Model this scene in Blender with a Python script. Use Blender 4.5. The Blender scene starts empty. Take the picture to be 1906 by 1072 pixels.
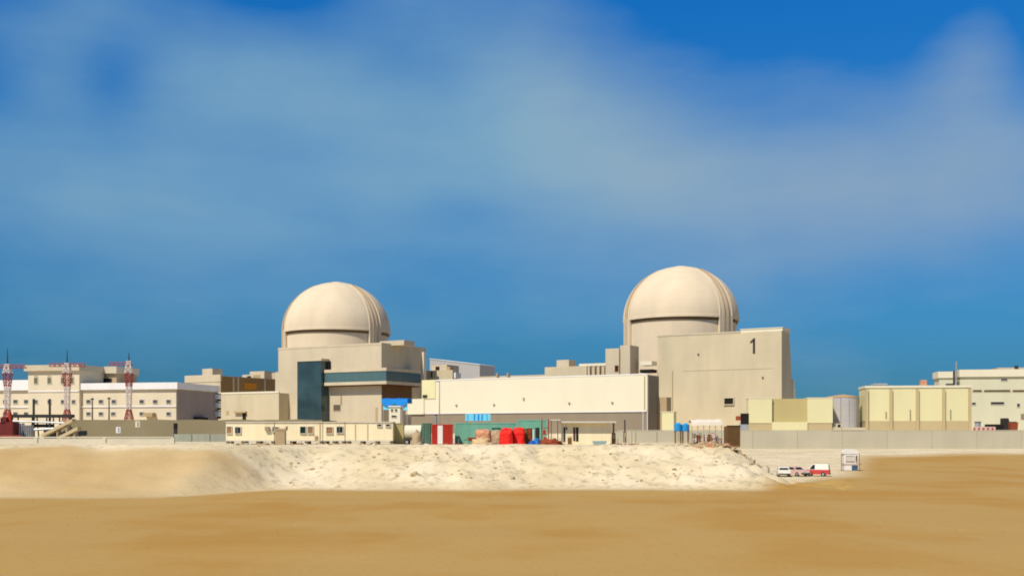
import bpy, math, random
from mathutils import Vector, noise
from math import sin, cos, radians as R, pi
random.seed(7)
sc = bpy.context.scene
COL = sc.collection
# ------------------------------------------------------------------ camera, sky, sun
FP, CX, HY, CZ = 2000.0, 953.0, 805.0, 6.5     # focal length in photo pixels, centre column, horizon row, eye height
cd = bpy.data.cameras.new('camera'); cam = bpy.data.objects.new('camera', cd); COL.objects.link(cam)
cam.location = (0, 0, CZ); cam.rotation_euler = (R(90), 0, 0)
cd.sensor_width = 36; cd.lens = 36 * FP / 1906; cd.shift_y = (HY - 536) / 1906
cd.clip_start = 0.5; cd.clip_end = 30000
sc.camera = cam
SUN_EL = 50
sd = Vector((-0.59, -0.80, 0)).normalized() * cos(R(SUN_EL)) + Vector((0, 0, sin(R(SUN_EL))))
sl = bpy.data.lights.new('sun', 'SUN'); sl.energy = 4.7; sl.angle = R(0.6); sl.color = (1.0, 0.92, 0.79)
so = bpy.data.objects.new('sun', sl); COL.objects.link(so)
so.rotation_euler = (-sd).to_track_quat('-Z', 'Y').to_euler(); so.location = (-80, -90, 140)
w = bpy.data.worlds.new('World'); sc.world = w; w.use_nodes = True
nt = w.node_tree; N = nt.nodes; L = nt.links
for n in list(N): N.remove(n)
def nd(tree, t, **kw):
    n = tree.nodes.new(t)
    for k, v in kw.items(): setattr(n, k, v)
    return n
def math_n(tree, op, a, b=None, c=None, clamp=False):
    n = nd(tree, 'ShaderNodeMath', operation=op); n.use_clamp = clamp
    for i, v in enumerate((a, b, c)):
        if v is None: continue
        if isinstance(v, (int, float)): n.inputs[i].default_value = v
        else: tree.links.new(v, n.inputs[i])
    return n.outputs[0]
def mixc(tree, f, a, b, mode='MIX'):
    n = nd(tree, 'ShaderNodeMix', data_type='RGBA', blend_type=mode)
    for s, v in ((0, f), (6, a), (7, b)):
        if isinstance(v, (int, float)): n.inputs[s].default_value = v
        elif isinstance(v, tuple): n.inputs[s].default_value = (*v, 1)
        else: tree.links.new(v, n.inputs[s])
    return n.outputs[2]
sky = nd(nt, 'ShaderNodeTexSky', sky_type='NISHITA', sun_disc=False)
sky.sun_elevation = R(SUN_EL); sky.sun_rotation = math.atan2(sd.x, sd.y)
sky.air_density = 1.0; sky.dust_density = 0.3; sky.ozone_density = 3.0
tc = nd(nt, 'ShaderNodeTexCoord')
sep = nd(nt, 'ShaderNodeSeparateXYZ'); L.new(tc.outputs['Generated'], sep.inputs[0])
hx = math_n(nt, 'ARCTAN2', sep.outputs[0], sep.outputs[1])                 # azimuth from north
el = math_n(nt, 'ARCSINE', sep.outputs[2])                                # elevation
com = nd(nt, 'ShaderNodeCombineXYZ'); L.new(hx, com.inputs[0]); L.new(el, com.inputs[1])
nz = nd(nt, 'ShaderNodeTexNoise'); nz.inputs['Scale'].default_value = 5.5; nz.inputs['Detail'].default_value = 3.0
nz.inputs['Roughness'].default_value = 0.45
L.new(com.outputs[0], nz.inputs['Vector'])
nz2 = nd(nt, 'ShaderNodeTexNoise'); nz2.inputs['Scale'].default_value = 3.0; nz2.inputs['Detail'].default_value = 8.0; nz2.inputs['Roughness'].default_value = .58
mp = nd(nt, 'ShaderNodeMapping'); mp.inputs['Scale'].default_value = (1.6, 5.0, 1); mp.inputs['Rotation'].default_value = (0, 0, .18); mp.inputs['Location'].default_value = (3.1, 1.7, 0)
L.new(com.outputs[0], mp.inputs[0]); L.new(mp.outputs[0], nz2.inputs['Vector'])
# real veils of thin cloud: soft banks laid out by compass direction and height above the horizon (radians)
def bank(az, e, sx, sy, amp, slope=0.0):
    dx = math_n(nt, 'SUBTRACT', hx, az); dy = math_n(nt, 'SUBTRACT', el, e)
    dy = math_n(nt, 'SUBTRACT', dy, math_n(nt, 'MULTIPLY', dx, slope))
    a = math_n(nt, 'POWER', math_n(nt, 'ABSOLUTE', math_n(nt, 'DIVIDE', dx, sx)), 2.0)
    b = math_n(nt, 'POWER', math_n(nt, 'ABSOLUTE', math_n(nt, 'DIVIDE', dy, sy)), 2.0)
    g = math_n(nt, 'EXPONENT', math_n(nt, 'MULTIPLY', math_n(nt, 'ADD', a, b), -1.0))
    return math_n(nt, 'MULTIPLY', g, amp)
BANKS = [(-.13, .27, .26, .085, .85, -.10), (.19, .225, .22, .065, .95, -.12), (-.42, .215, .20, .06, .55, 0), (-.3, .17, .2, .03, .3, 0),
         (.03, .335, .10, .07, .55, -.35), (.402, .305, .04, .036, .6, 0), (-.05, .10, .12, .02, .15, 0), (.43, .22, .14, .055, .6, 0), (-.22, .30, .10, .04, .3, 0),
         (-.36, .36, .06, .05, .4, 0), (-.10, .385, .05, .03, .35, 0), (-.25, .20, .35, .04, .2, 0), (.25, .155, .10, .02, .25, .1), (.0, .12, .4, .03, .10, 0), (-.1, .13, .5, .05, .12, 0),
         (-.355, .305, .035, .038, -.55, 0), (.24, .39, .15, .045, -.5, -.25), (.30, .30, .12, .05, .15, -.2), (-.215, .39, .05, .03, -.5, 0), (-.45, .385, .06, .035, -.5, 0), (-.46, .29, .04, .04, -.3, 0),
         (.33, .315, .05, .04, -.2, 0), (.46, .37, .03, .06, -.5, 0), (-.04, .20, .06, .02, -.2, 0)]
acc = None
for b in BANKS:
    g = bank(*b); acc = g if acc is None else math_n(nt, 'ADD', acc, g)
wob = math_n(nt, 'MULTIPLY', math_n(nt, 'SUBTRACT', nz.outputs[0], 0.5), 0.85)
wob2 = math_n(nt, 'MULTIPLY', math_n(nt, 'SUBTRACT', nz2.outputs[0], 0.5), 0.75)
fac = math_n(nt, 'MULTIPLY', math_n(nt, 'ADD', math_n(nt, 'ADD', acc, wob), wob2), 0.74, clamp=True)
# clear-sky colour correction with height (deep clean desert sky)
mr = nd(nt, 'ShaderNodeMapRange'); mr.inputs['From Min'].default_value = 0.0; mr.inputs['From Max'].default_value = 0.84
L.new(el, mr.inputs[0])
cr = nd(nt, 'ShaderNodeValToRGB'); L.new(mr.outputs[0], cr.inputs[0])
SKYC = [(0.0, (0.09, 0.33, 0.58)), (0.06, (0.105, 0.365, 0.65)), (0.125, (0.15, 0.51, 0.82)), (0.30, (0.16, 0.74, 1.2)), (0.46, (0.07, 0.80, 1.5)), (1.0, (0.6, 0.66, 0.72))]
cr.color_ramp.elements[0].position = 0; cr.color_ramp.elements[0].color = (*SKYC[0][1], 1)
cr.color_ramp.elements[1].position = 1; cr.color_ramp.elements[1].color = (*SKYC[5][1], 1)
for p, c in SKYC[1:5]:
    e = cr.color_ramp.elements.new(p); e.color = (*c, 1)
clear = mixc(nt, 1.0, sky.outputs[0], cr.outputs[0], 'MULTIPLY')
nz3 = nd(nt, 'ShaderNodeTexNoise'); nz3.inputs['Scale'].default_value = 2.2; nz3.inputs['Detail'].default_value = 2.0
L.new(com.outputs[0], nz3.inputs['Vector'])
mr3 = nd(nt, 'ShaderNodeMapRange'); mr3.inputs[1].default_value = -.1; mr3.inputs[2].default_value = .25; L.new(math_n(nt, 'ADD', hx, math_n(nt, 'MULTIPLY', math_n(nt, 'SUBTRACT', nz3.outputs[0], .5), .6)), mr3.inputs[0])
veil = mixc(nt, fac, clear, mixc(nt, mr3.outputs[0], (2.55, 4.75, 6.5), (3.3, 4.7, 6.2)))
bg = nd(nt, 'ShaderNodeBackground'); bg.inputs[1].default_value = 0.085
L.new(veil, bg.inputs[0])
wo = nd(nt, 'ShaderNodeOutputWorld'); L.new(bg.outputs[0], wo.inputs[0])
vs = sc.view_settings; vs.view_transform = 'Standard'; vs.look = 'None'; vs.exposure = 0; vs.gamma = 1
sc.cycles.max_bounces = 6; sc.cycles.filter_width = 1.9

# ------------------------------------------------------------------ helpers
def lin(c):
    return tuple(((v / 255) / 12.92 if v / 255 <= .04045 else ((v / 255 + .055) / 1.055) ** 2.4) for v in c)
MATS = {}
def mat(name, rgb, rough=.85, var=.10, scale=.25, streak=0.0, bump=0.0, bscale=2.0, metal=0.0, joints=None, spec=.3):
    """rgb: sRGB 0-255 of the thing's own paint; var: broad patchiness; streak: vertical wash marks; joints: (dx, dz) panel lines"""
    if name in MATS: return MATS[name]
    m = bpy.data.materials.new(name); m.use_nodes = True; t = m.node_tree
    b = t.nodes['Principled BSDF']; b.inputs['Roughness'].default_value = rough; b.inputs['Metallic'].default_value = metal
    b.inputs['Specular IOR Level'].default_value = spec
    base = lin(rgb)
    co = nd(t, 'ShaderNodeTexCoord'); o = co.outputs['Object']
    n1 = nd(t, 'ShaderNodeTexNoise'); n1.inputs['Scale'].default_value = scale; n1.inputs['Detail'].default_value = 6
    t.links.new(o, n1.inputs['Vector'])
    f = math_n(t, 'MULTIPLY', math_n(t, 'SUBTRACT', n1.outputs[0], 0.5), var * 4)
    if streak:
        mp = nd(t, 'ShaderNodeMapping'); mp.inputs['Scale'].default_value = (1.0, 1.0, 0.08 if scale > .3 else .3); t.links.new(o, mp.inputs[0])
        n2 = nd(t, 'ShaderNodeTexNoise'); n2.inputs['Scale'].default_value = 0.8 if scale > .3 else .22; n2.inputs['Detail'].default_value = 4
        t.links.new(mp.outputs[0], n2.inputs['Vector'])
        f = math_n(t, 'ADD', f, math_n(t, 'MULTIPLY', math_n(t, 'SUBTRACT', n2.outputs[0], 0.5), streak * 4))
    if joints:
        s = nd(t, 'ShaderNodeSeparateXYZ'); t.links.new(o, s.inputs[0])
        for ax, d in ((0, joints[0]), (2, joints[1])):
            if not d: continue
            fr = math_n(t, 'FRACT', math_n(t, 'DIVIDE', s.outputs[ax], d))
            ln = math_n(t, 'LESS_THAN', fr, 0.07 / d * 1.6)
            f = math_n(t, 'SUBTRACT', f, math_n(t, 'MULTIPLY', ln, joints[2]))
    v = math_n(t, 'ADD', f, 1.0)
    vm = nd(t, 'ShaderNodeVectorMath', operation='SCALE'); vm.inputs[0].default_value = base
    t.links.new(v, vm.inputs['Scale']); t.links.new(vm.outputs[0], b.inputs['Base Color'])
    if bump:
        n3 = nd(t, 'ShaderNodeTexNoise'); n3.inputs['Scale'].default_value = bscale; n3.inputs['Detail'].default_value = 5
        t.links.new(o, n3.inputs['Vector'])
        bp = nd(t, 'ShaderNodeBump'); bp.inputs['Strength'].default_value = bump; bp.inputs['Distance'].default_value = 0.3
        t.links.new(n3.outputs[0], bp.inputs['Height']); t.links.new(bp.outputs[0], b.inputs['Normal'])
    MATS[name] = m
    return m
conc = mat('concrete_tan', (197, 183, 156), var=.07, scale=.07, streak=.07, joints=(0, 3.0, .05))
conc_b = mat('concrete_tan_panel', (198, 184, 153), var=.08, scale=.05, streak=.07, joints=(9.0, 3.6, .045))
dome_m = mat('containment_concrete', (215, 197, 168), var=.08, scale=.07, streak=.05, joints=(0, 3.0, .06))
conc_dk = mat('concrete_weathered', (172, 150, 116), var=.08, scale=.1, streak=.06)
cream = mat('cream_cladding', (221, 213, 187), var=.02, scale=.05, streak=.02, joints=(6.0, 0, .02))
creamy = mat('yellow_cream_render', (217, 209, 162), var=.03, scale=.1, streak=.03)
plinth = mat('tan_plinth', (186, 168, 128), var=.05, scale=.2, streak=.04)
plinth_g = mat('grey_brown_plinth', (138, 125, 106), var=.05, scale=.2, streak=.05)
khaki = mat('khaki_render', (182, 167, 116), var=.04, scale=.15, streak=.03)
whitew = mat('white_render', (214, 200, 172), var=.04, scale=.2, streak=.04)
whitep = mat('white_parapet', (228, 225, 222), var=.03, scale=.2, streak=.05)
greywall = mat('pale_grey_cladding', (176, 172, 168), var=.03, scale=.1, streak=.03, joints=(4.0, 0, .04))
sidegrey = mat('shade_and_duct_grey', (152, 138, 130), var=.05, scale=.15, streak=.05, joints=(0, 2.4, .05))
wallc = mat('perimeter_concrete', (184, 176, 152), var=.06, scale=.1, streak=.05, bump=.15)
fencem = mat('fence_sheet', (150, 152, 136), var=.10, scale=.4, streak=.12)
glass = mat('teal_glass', (50, 70, 74), rough=.15, var=.5, scale=.12, spec=.6, joints=(0, 3.0, .15))  # strong patchiness painted in to imitate reflections in the stairwell
glass_band = mat('green_band_glass', (78, 104, 104), rough=.25, var=.08, scale=.3, spec=.6, joints=(2.2, 0, .3))
darkglass = mat('dark_glass', (28, 30, 30), rough=.2, var=.1, scale=1, spec=.6)
dark = mat('dark_opening', (30, 24, 20), rough=.9, var=.2, scale=1)
brownw = mat('brown_curtain', (150, 112, 70), rough=.8, var=.3, scale=2)
frame_w = mat('white_frame', (205, 200, 185), var=.05)
cabinm = mat('cream_cabin_sheet', (238, 222, 182), rough=.6, var=.04, scale=.5, streak=.07, joints=(1.22, 0, .05))
cabinroof = mat('cabin_roof', (205, 198, 180), rough=.7, var=.1, scale=.5, streak=.1)
blockm = mat('grey_block', (150, 135, 112), var=.15, scale=1.5)
red = mat('red_container_paint', (176, 44, 26), rough=.55, var=.10, scale=.8, streak=.12)
whitepaint = mat('white_paint', (226, 220, 210), rough=.5, var=.06, scale=.8, streak=.06)
green = mat('green_container_paint', (56, 112, 76), rough=.55, var=.1, scale=.6, streak=.1)
teal = mat('teal_container_paint', (118, 176, 150), rough=.6, var=.08, scale=.5, streak=.1)
tarp_red = mat('red_tarp', (232, 34, 22), rough=.6, var=.12, scale=1.2, bump=.6, bscale=2.5)
tarp_blue = mat('bright_blue_tarp', (10, 130, 214), rough=.5, var=.12, scale=.5, bump=.4)
tarp_cyan = mat('pale_cyan_tarp', (120, 208, 232), rough=.5, var=.1, scale=.8)
pinkm = mat('pink_rubble', (205, 148, 112), var=.25, scale=1.2, bump=1.0, bscale=2.0)
rust = mat('rusty_steel', (140, 66, 38), rough=.8, var=.3, scale=1.0, streak=.2)
brown = mat('brown_crate', (120, 88, 48), rough=.85, var=.25, scale=1.0, streak=.2)
steel = mat('galvanised_steel', (170, 172, 172), rough=.45, var=.12, scale=.4, streak=.18, metal=.35)
tankm = mat('silver_tank_sheet', (186, 182, 178), rough=.55, var=.08, scale=.15, streak=.10, metal=.15, joints=(0, 1.8, .06))
darksteel = mat('dark_steel', (48, 46, 42), rough=.7, var=.2, scale=.8)
towred = mat('tower_red_paint', (150, 62, 58), rough=.6, var=.15, scale=.6)
towwhite = mat('tower_white_paint', (220, 205, 195), rough=.6, var=.1, scale=.6)
bluem = mat('blue_tank_plastic', (40, 140, 200), rough=.5, var=.15, scale=.8)
orange = mat('orange_sheet', (206, 140, 30), rough=.7, var=.2, scale=.8)
earth = mat('brown_earth', (122, 110, 82), rough=.95, var=.10, scale=.12, bump=.4, bscale=.8)
ramp_m = mat('pale_ramp_concrete', (196, 178, 138), var=.08, scale=.4)
rock_m = mat('pale_rock', (186, 166, 124), rough=.95, var=.2, scale=.7, bump=.6)
tyre = mat('tyre_rubber', (24, 23, 22), rough=.9, var=.1)
carw = mat('car_white_paint', (226, 222, 206), rough=.35, var=.03, spec=.5)
carp = mat('car_pale_pink_paint', (216, 178, 166), rough=.4, var=.05, spec=.5)
carr = mat('van_red_paint', (196, 66, 60), rough=.4, var=.06, spec=.5)
carb = mat('truck_beige_paint', (206, 190, 160), rough=.5, var=.06)
lampm = mat('lamp_lens', (235, 230, 210), rough=.2, var=.02)
tail = mat('tail_lens', (170, 20, 15), rough=.3, var=.02)

class MB:
    def __init__(s): s.v = []; s.f = []; s.m = []; s.mi = 0
    def add(s, vs, fs):
        b = len(s.v); s.v += [tuple(p) for p in vs]
        for f in fs: s.f.append([i + b for i in f]); s.m.append(s.mi)
        return s
    def box(s, x0, x1, y0, y1, z0, z1):
        return s.hexa([(x0, y0, z0), (x1, y0, z0), (x1, y1, z0), (x0, y1, z0), (x0, y0, z1), (x1, y0, z1), (x1, y1, z1), (x0, y1, z1)])
    def hexa(s, v):
        return s.add(v, [(0, 3, 2, 1), (4, 5, 6, 7), (0, 1, 5, 4), (1, 2, 6, 5), (2, 3, 7, 6), (3, 0, 4, 7)])
    def prism_y(s, poly, y0, y1):          # poly in x,z counter-clockwise seen from -y
        n = len(poly)
        v = [(x, y0, z) for x, z in poly] + [(x, y1, z) for x, z in poly]
        f = [tuple(range(n)), tuple(range(2 * n - 1, n - 1, -1))] + [((i + 1) % n, i, i + n, (i + 1) % n + n) for i in range(n)]
        return s.add(v, f)
    def prism_x(s, poly, x0, x1):          # poly in y,z
        n = len(poly)
        v = [(x0, y, z) for y, z in poly] + [(x1, y, z) for y, z in poly]
        f = [tuple(range(n - 1, -1, -1)), tuple(range(n, 2 * n))] + [(i, (i + 1) % n, (i + 1) % n + n, i + n) for i in range(n)]
        return s.add(v, f)
    def cyl(s, cx, cy, z0, z1, r, r1=None, n=24, cap=True):
        r1 = r if r1 is None else r1
        v = [(cx + r * cos(2 * pi * i / n), cy + r * sin(2 * pi * i / n), z0) for i in range(n)]
        v += [(cx + r1 * cos(2 * pi * i / n), cy + r1 * sin(2 * pi * i / n), z1) for i in range(n)]
        f = [(i, (i + 1) % n, (i + 1) % n + n, i + n) for i in range(n)]
        if cap: f += [tuple(range(n - 1, -1, -1)), tuple(range(n, 2 * n))]
        return s.add(v, f)
    def tube(s, a, b, r, n=6, r1=None):
        a, b = Vector(a), Vector(b); d = (b - a).normalized(); r1 = r if r1 is None else r1
        u = d.cross(Vector((0, 0, 1)) if abs(d.z) < .9 else Vector((1, 0, 0))).normalized(); w_ = d.cross(u)
        v = []
        for p, q in ((a, r), (b, r1)):
            v += [p + (u * cos(2 * pi * i / n) + w_ * sin(2 * pi * i / n)) * q for i in range(n)]
        f = [((i + 1) % n, i, i + n, (i + 1) % n + n) for i in range(n)] + [tuple(range(n)), tuple(range(2 * n - 1, n - 1, -1))]
        return s.add(v, f)
    def blob(s, c, rad, seed=0, n=16, m=9, rough=.25, flat=True):   # a lumpy heap sitting on z = c.z
        v = []; f = []
        for j in range(m + 1):
            th = (pi / 2) * j / m if flat else pi * j / m - pi / 2
            for i in range(n):
                ph = 2 * pi * i / n
                p = Vector((cos(ph) * cos(th), sin(ph) * cos(th), sin(th)))
                k = 1 + rough * noise.noise(p * 2.1 + Vector((seed * 3.7, seed, 0))) + rough * .5 * noise.noise(p * 5 + Vector((seed, 0, seed)))
                v.append((c[0] + p.x * rad[0] * k, c[1] + p.y * rad[1] * k, c[2] + p.z * rad[2] * k))
        for j in range(m):
            for i in range(n): f.append((j * n + i, j * n + (i + 1) % n, (j + 1) * n + (i + 1) % n, (j + 1) * n + i))
        f.append(tuple(range(n - 1, -1, -1))); f.append(tuple(m * n + i for i in range(n)))
        return s.add(v, f)
    def build(s, name, m, parent=None, smooth=None, loc=None, rotz=0):
        me = bpy.data.meshes.new(name); me.from_pydata(s.v, [], s.f)
        ms = m if isinstance(m, (list, tuple)) else [m]
        for x in ms: me.materials.append(x)
        if len(ms) > 1: me.polygons.foreach_set('material_index', s.m)
        if smooth:
            me.polygons.foreach_set('use_smooth', [True] * len(me.polygons)); me.set_sharp_from_angle(angle=R(smooth))
        me.update()
        o = bpy.data.objects.new(name, me); COL.objects.link(o)
        if parent: o.parent = parent
        if loc: o.location = loc; o.rotation_euler.z = rotz
        return o
def tag(o, label=None, cat=None, group=None, kind=None):
    if label: o['label'] = label
    if cat: o['category'] = cat
    if group: o['group'] = group
    if kind: o['kind'] = kind
    return o
def thing(name, label, cat, loc, rotz=0, group=None):
    o = bpy.data.objects.new(name, None); COL.objects.link(o); o.location = loc; o.rotation_euler.z = rotz
    o.empty_display_size = .5
    return tag(o, label, cat, group)
class Fr:
    """a building's own axes: origin at the front right corner, x along the front, y into the depth"""
    def __init__(s, px, D, rot=0, zb=6.3):
        a = R(rot); s.u = (cos(a), -sin(a)); s.v = (sin(a), cos(a)); s.o = ((px - CX) * D / FP, D); s.zb = zb; s.rotz = -a
        s.loc = (s.o[0], s.o[1], zb)
    def x(s, px, y=0):
        k = (px - CX) / FP; ox = s.o[0] + y * s.v[0]; oy = s.o[1] + y * s.v[1]
        return (k * oy - ox) / (s.u[0] - k * s.u[1])
    def y(s, px, x=0):
        k = (px - CX) / FP; ox = s.o[0] + x * s.u[0]; oy = s.o[1] + x * s.u[1]
        return (k * oy - ox) / (s.v[0] - k * s.v[1])
    def z(s, py, x=0, y=0):
        D = s.o[1] + x * s.u[1] + y * s.v[1]
        return CZ + (HY - py) * D / FP - s.zb
def window(parent, x0, x1, z0, z1, y=0, m=darkglass, fm=frame_w, t=.18, name='window', depth=.12, side=False):
    """a framed window standing proud of a wall whose face is at local y (or at local x = y when side=True)"""
    def bx(b, a0, a1, d0, d1, c0, c1):
        if side: b.box(y - d1, y - d0, a0, a1, c0, c1)
        else: b.box(a0, a1, y + d0, y + d1, c0, c1)
    f = MB()
    bx(f, x0 - t, x1 + t, -depth, 0.0, z1, z1 + t); bx(f, x0 - t, x1 + t, -depth - .06, 0.0, z0 - t, z0)
    bx(f, x0 - t, x0, -depth, 0, z0, z1); bx(f, x1, x1 + t, -depth, 0, z0, z1)
    fo = f.build(name, fm, parent)
    p = MB(); bx(p, x0, x1, -depth * .35, -.01, z0, z1); p.build('pane', m, fo)
    return fo

# ------------------------------------------------------------------ terrain
def ss(a, b, t):
    t = max(0, min(1, (t - a) / (b - a))); return t * t * (3 - 2 * t)
def height(x, y):
    edge = 33.5 + 2.5 * noise.noise(Vector((y * .12, 3, 0))) + 1.6 * noise.noise(Vector((y * .5, x * .3, 2)))
    wob_ = 2.4 * noise.noise(Vector((x * .05, 0, 0))) + 1.0 * noise.noise(Vector((x * .2, 5, 0)))
    left = 1 - ss(-36, -25, x)                       # the dune on the left stands further forward
    foot = 124 + wob_ - 14.0 * left - 1.5 * ss(-45, -60, x)
    top = 141 + .6 * wob_ - 13.0 * left
    prof = ss(foot, top, y) * .55 + .45 * max(0, min(1, (y - foot) / (top - foot)))
    plat = 4.9 * prof * (1 - ss(edge - 6.5, edge + 3.5, x + .12 * max(0, 150 - y)))
    rise = 2.0 * ss(180, 300, y)
    z = max(plat, rise) if y < 320 else 0
    z += .0
    if y >= 300: z = max(z, max(plat, 2) + (6.25 - max(plat, 2)) * ss(300.6, 303, y))
    if y > 400: z = 6.25
    n = Vector((x, y, 0))
    slope_zone = ss(foot - 2, foot + 4, y) * (1 - ss(150, 170, y)) * (1 - .93 * left)
    z += slope_zone * (1 - ss(36, 50, x)) * (.30 * noise.noise(n * .35) + .95 * abs(noise.noise(Vector((x * .16, y * .30, 4)))) + .28 * noise.noise(n * 1.1) - .7 * max(0, noise.noise(Vector((x * .45, y * .10, 8))) - .1) + .25 * noise.noise(Vector((x * .9, y * .5, 3)))) * (1 - .95 * ss(top - 5, top + 2, y))
    z += left * ss(foot, foot + 4, y) * (1 - ss(135, 140, y)) * (.35 * noise.noise(Vector((x * .06, y * .09, 1))) + .22 * noise.noise(Vector((x * .3, y * .35, 1))) + .1 * noise.noise(Vector((x * .9, y * .9, 1))))
    z += (1 - ss(105, 125, y)) * (.16 * noise.noise(Vector((x * .03, y * .06, 0))) + .03 * noise.noise(n * .4))
    return z
def zone(x, y):
    """0 orange foreground sand, 1 pale graded fill; second value: tan dune sand"""
    left = 1 - ss(-36, -25, x)
    wob_ = 2.4 * noise.noise(Vector((x * .05, 0, 0))) + 1.0 * noise.noise(Vector((x * .2, 5, 0)))
    foot = 124 + wob_ - 14.0 * left - 1.5 * ss(-45, -60, x)
    b = foot - 1.0
    for (xa_, oa), (xb2, ob) in (((28, 0), (35, 14)), ((35, 14), (52, 42)), ((52, 42), (79, 118)), ((79, 118), (110, 134))):
        if x > xa_: b = foot - 1.0 + oa + (ob - oa) * min(1, (x - xa_) / (xb2 - xa_))
    n = noise.noise(Vector((x * .06, y * .06, 9)))
    c = ss(b - 5 - 6 * ss(30, 60, x), b + 3.5 + 10 * ss(30, 60, x), y + 2.5 * n)
    edge_l = ss(-37, -27, x + (y - 118) * -.32 + 1.5 * n)   # dune's right flank runs down towards us
    d = (1 - edge_l) * (1 - ss(124.5, 127.5, y + 1.5 * noise.noise(Vector((x * .1, 2, 0)))))
    return c, d
ys = [-60, -30, -10]
y = 0
while y < 106: ys.append(y); y += 2.0
while y < 150: ys.append(y); y += .55
while y < 299: ys.append(y); y += 3
ys += [300, 300.8, 301.6, 302.4, 303.5, 320, 360, 420, 500, 700, 1000, 1600, 3000, 6000, 12000]
xs = [-9000, -4000, -2000, -1000, -500, -300, -220, -180, -150, -130, -115]
x = -105
while x < 105: xs.append(x); x += .75
xs += [112, 125, 140, 160, 190, 230, 300, 500, 1000, 2000, 4000, 9000]
g = MB(); nx = len(xs)
for yy in ys:
    for xx in xs: g.v.append((xx, yy, height(xx, yy)))
for j in range(len(ys) - 1):
    for i in range(nx - 1): g.f.append([j * nx + i, j * nx + i + 1, (j + 1) * nx + i + 1, (j + 1) * nx + i])
g.m = [0] * len(g.f)
sand = bpy.data.materials.new('desert_sand'); sand.use_nodes = True
t = sand.node_tree; bs = t.nodes['Principled BSDF']; bs.inputs['Roughness'].default_value = .95; bs.inputs['Specular IOR Level'].default_value = .1
at = nd(t, 'ShaderNodeAttribute', attribute_name='zone')
sp = nd(t, 'ShaderNodeSeparateColor'); t.links.new(at.outputs['Color'], sp.inputs[0])
co = nd(t, 'ShaderNodeTexCoord').outputs['Object']
def tex(scale, vec=(1, 1, 1), det=5):
    mpn = nd(t, 'ShaderNodeMapping'); mpn.inputs['Scale'].default_value = vec; t.links.new(co, mpn.inputs[0])
    n_ = nd(t, 'ShaderNodeTexNoise'); n_.inputs['Scale'].default_value = scale; n_.inputs['Detail'].default_value = det
    t.links.new(mpn.outputs[0], n_.inputs['Vector']); return n_.outputs[0]
def remap(v, a, b):
    r = nd(t, 'ShaderNodeMapRange'); r.inputs[1].default_value = a; r.inputs[2].default_value = b; t.links.new(v, r.inputs[0]); return r.outputs[0]
patch = remap(tex(.075, (1, .55, 1), 4), .47, .58); strk = math_n(t, 'MULTIPLY', remap(tex(.12, (.35, 1.0, 1), 6), .40, .70), .7); fine = remap(tex(3.0, (1, 1, 1), 6), .3, .7)
O1 = mixc(t, patch, lin((177, 145, 86)), lin((173, 133, 68)))
O2 = mixc(t, strk, O1, lin((182, 149, 90)))
O3 = mixc(t, math_n(t, 'MULTIPLY', fine, .25), O2, lin((158, 114, 54)))
C1 = mixc(t, remap(tex(.10, (1, 1, 1), 6), .38, .62), lin((222, 206, 174)), lin((208, 190, 153)))
C2 = mixc(t, math_n(t, 'MULTIPLY', remap(tex(1.1, (1, 1, 1), 6), .52, .68), .55), C1, lin((150, 134, 98)))
D1 = mixc(t, remap(tex(.07, (1, 1, 1), 4), .38, .62), lin((200, 174, 128)), lin((186, 156, 106)))
D2 = mixc(t, math_n(t, 'MULTIPLY', fine, .2), D1, lin((160, 136, 96)))
m1 = mixc(t, sp.outputs[0], O3, C2); m2 = mixc(t, math_n(t, 'MULTIPLY', sp.outputs[1], sp.outputs[0]), m1, D2)
t.links.new(m2, bs.inputs['Base Color'])
bp = nd(t, 'ShaderNodeBump'); bp.inputs['Strength'].default_value = .25; bp.inputs['Distance'].default_value = .2
t.links.new(tex(1.6, (.6, 1, 1), 8), bp.inputs['Height']); t.links.new(bp.outputs[0], bs.inputs['Normal'])
gr = g.build('ground', sand, smooth=60); tag(gr, kind='structure')
ca = gr.data.color_attributes.new('zone', 'FLOAT_COLOR', 'POINT')
for i, p in enumerate(g.v):
    c, d = zone(p[0], p[1]); ca.data[i].color = (c, d, 0, 1)

def gz(px, D): return height((px - CX) * D / FP, D)
def at_(px, D): return ((px - CX) * D / FP, D)

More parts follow.
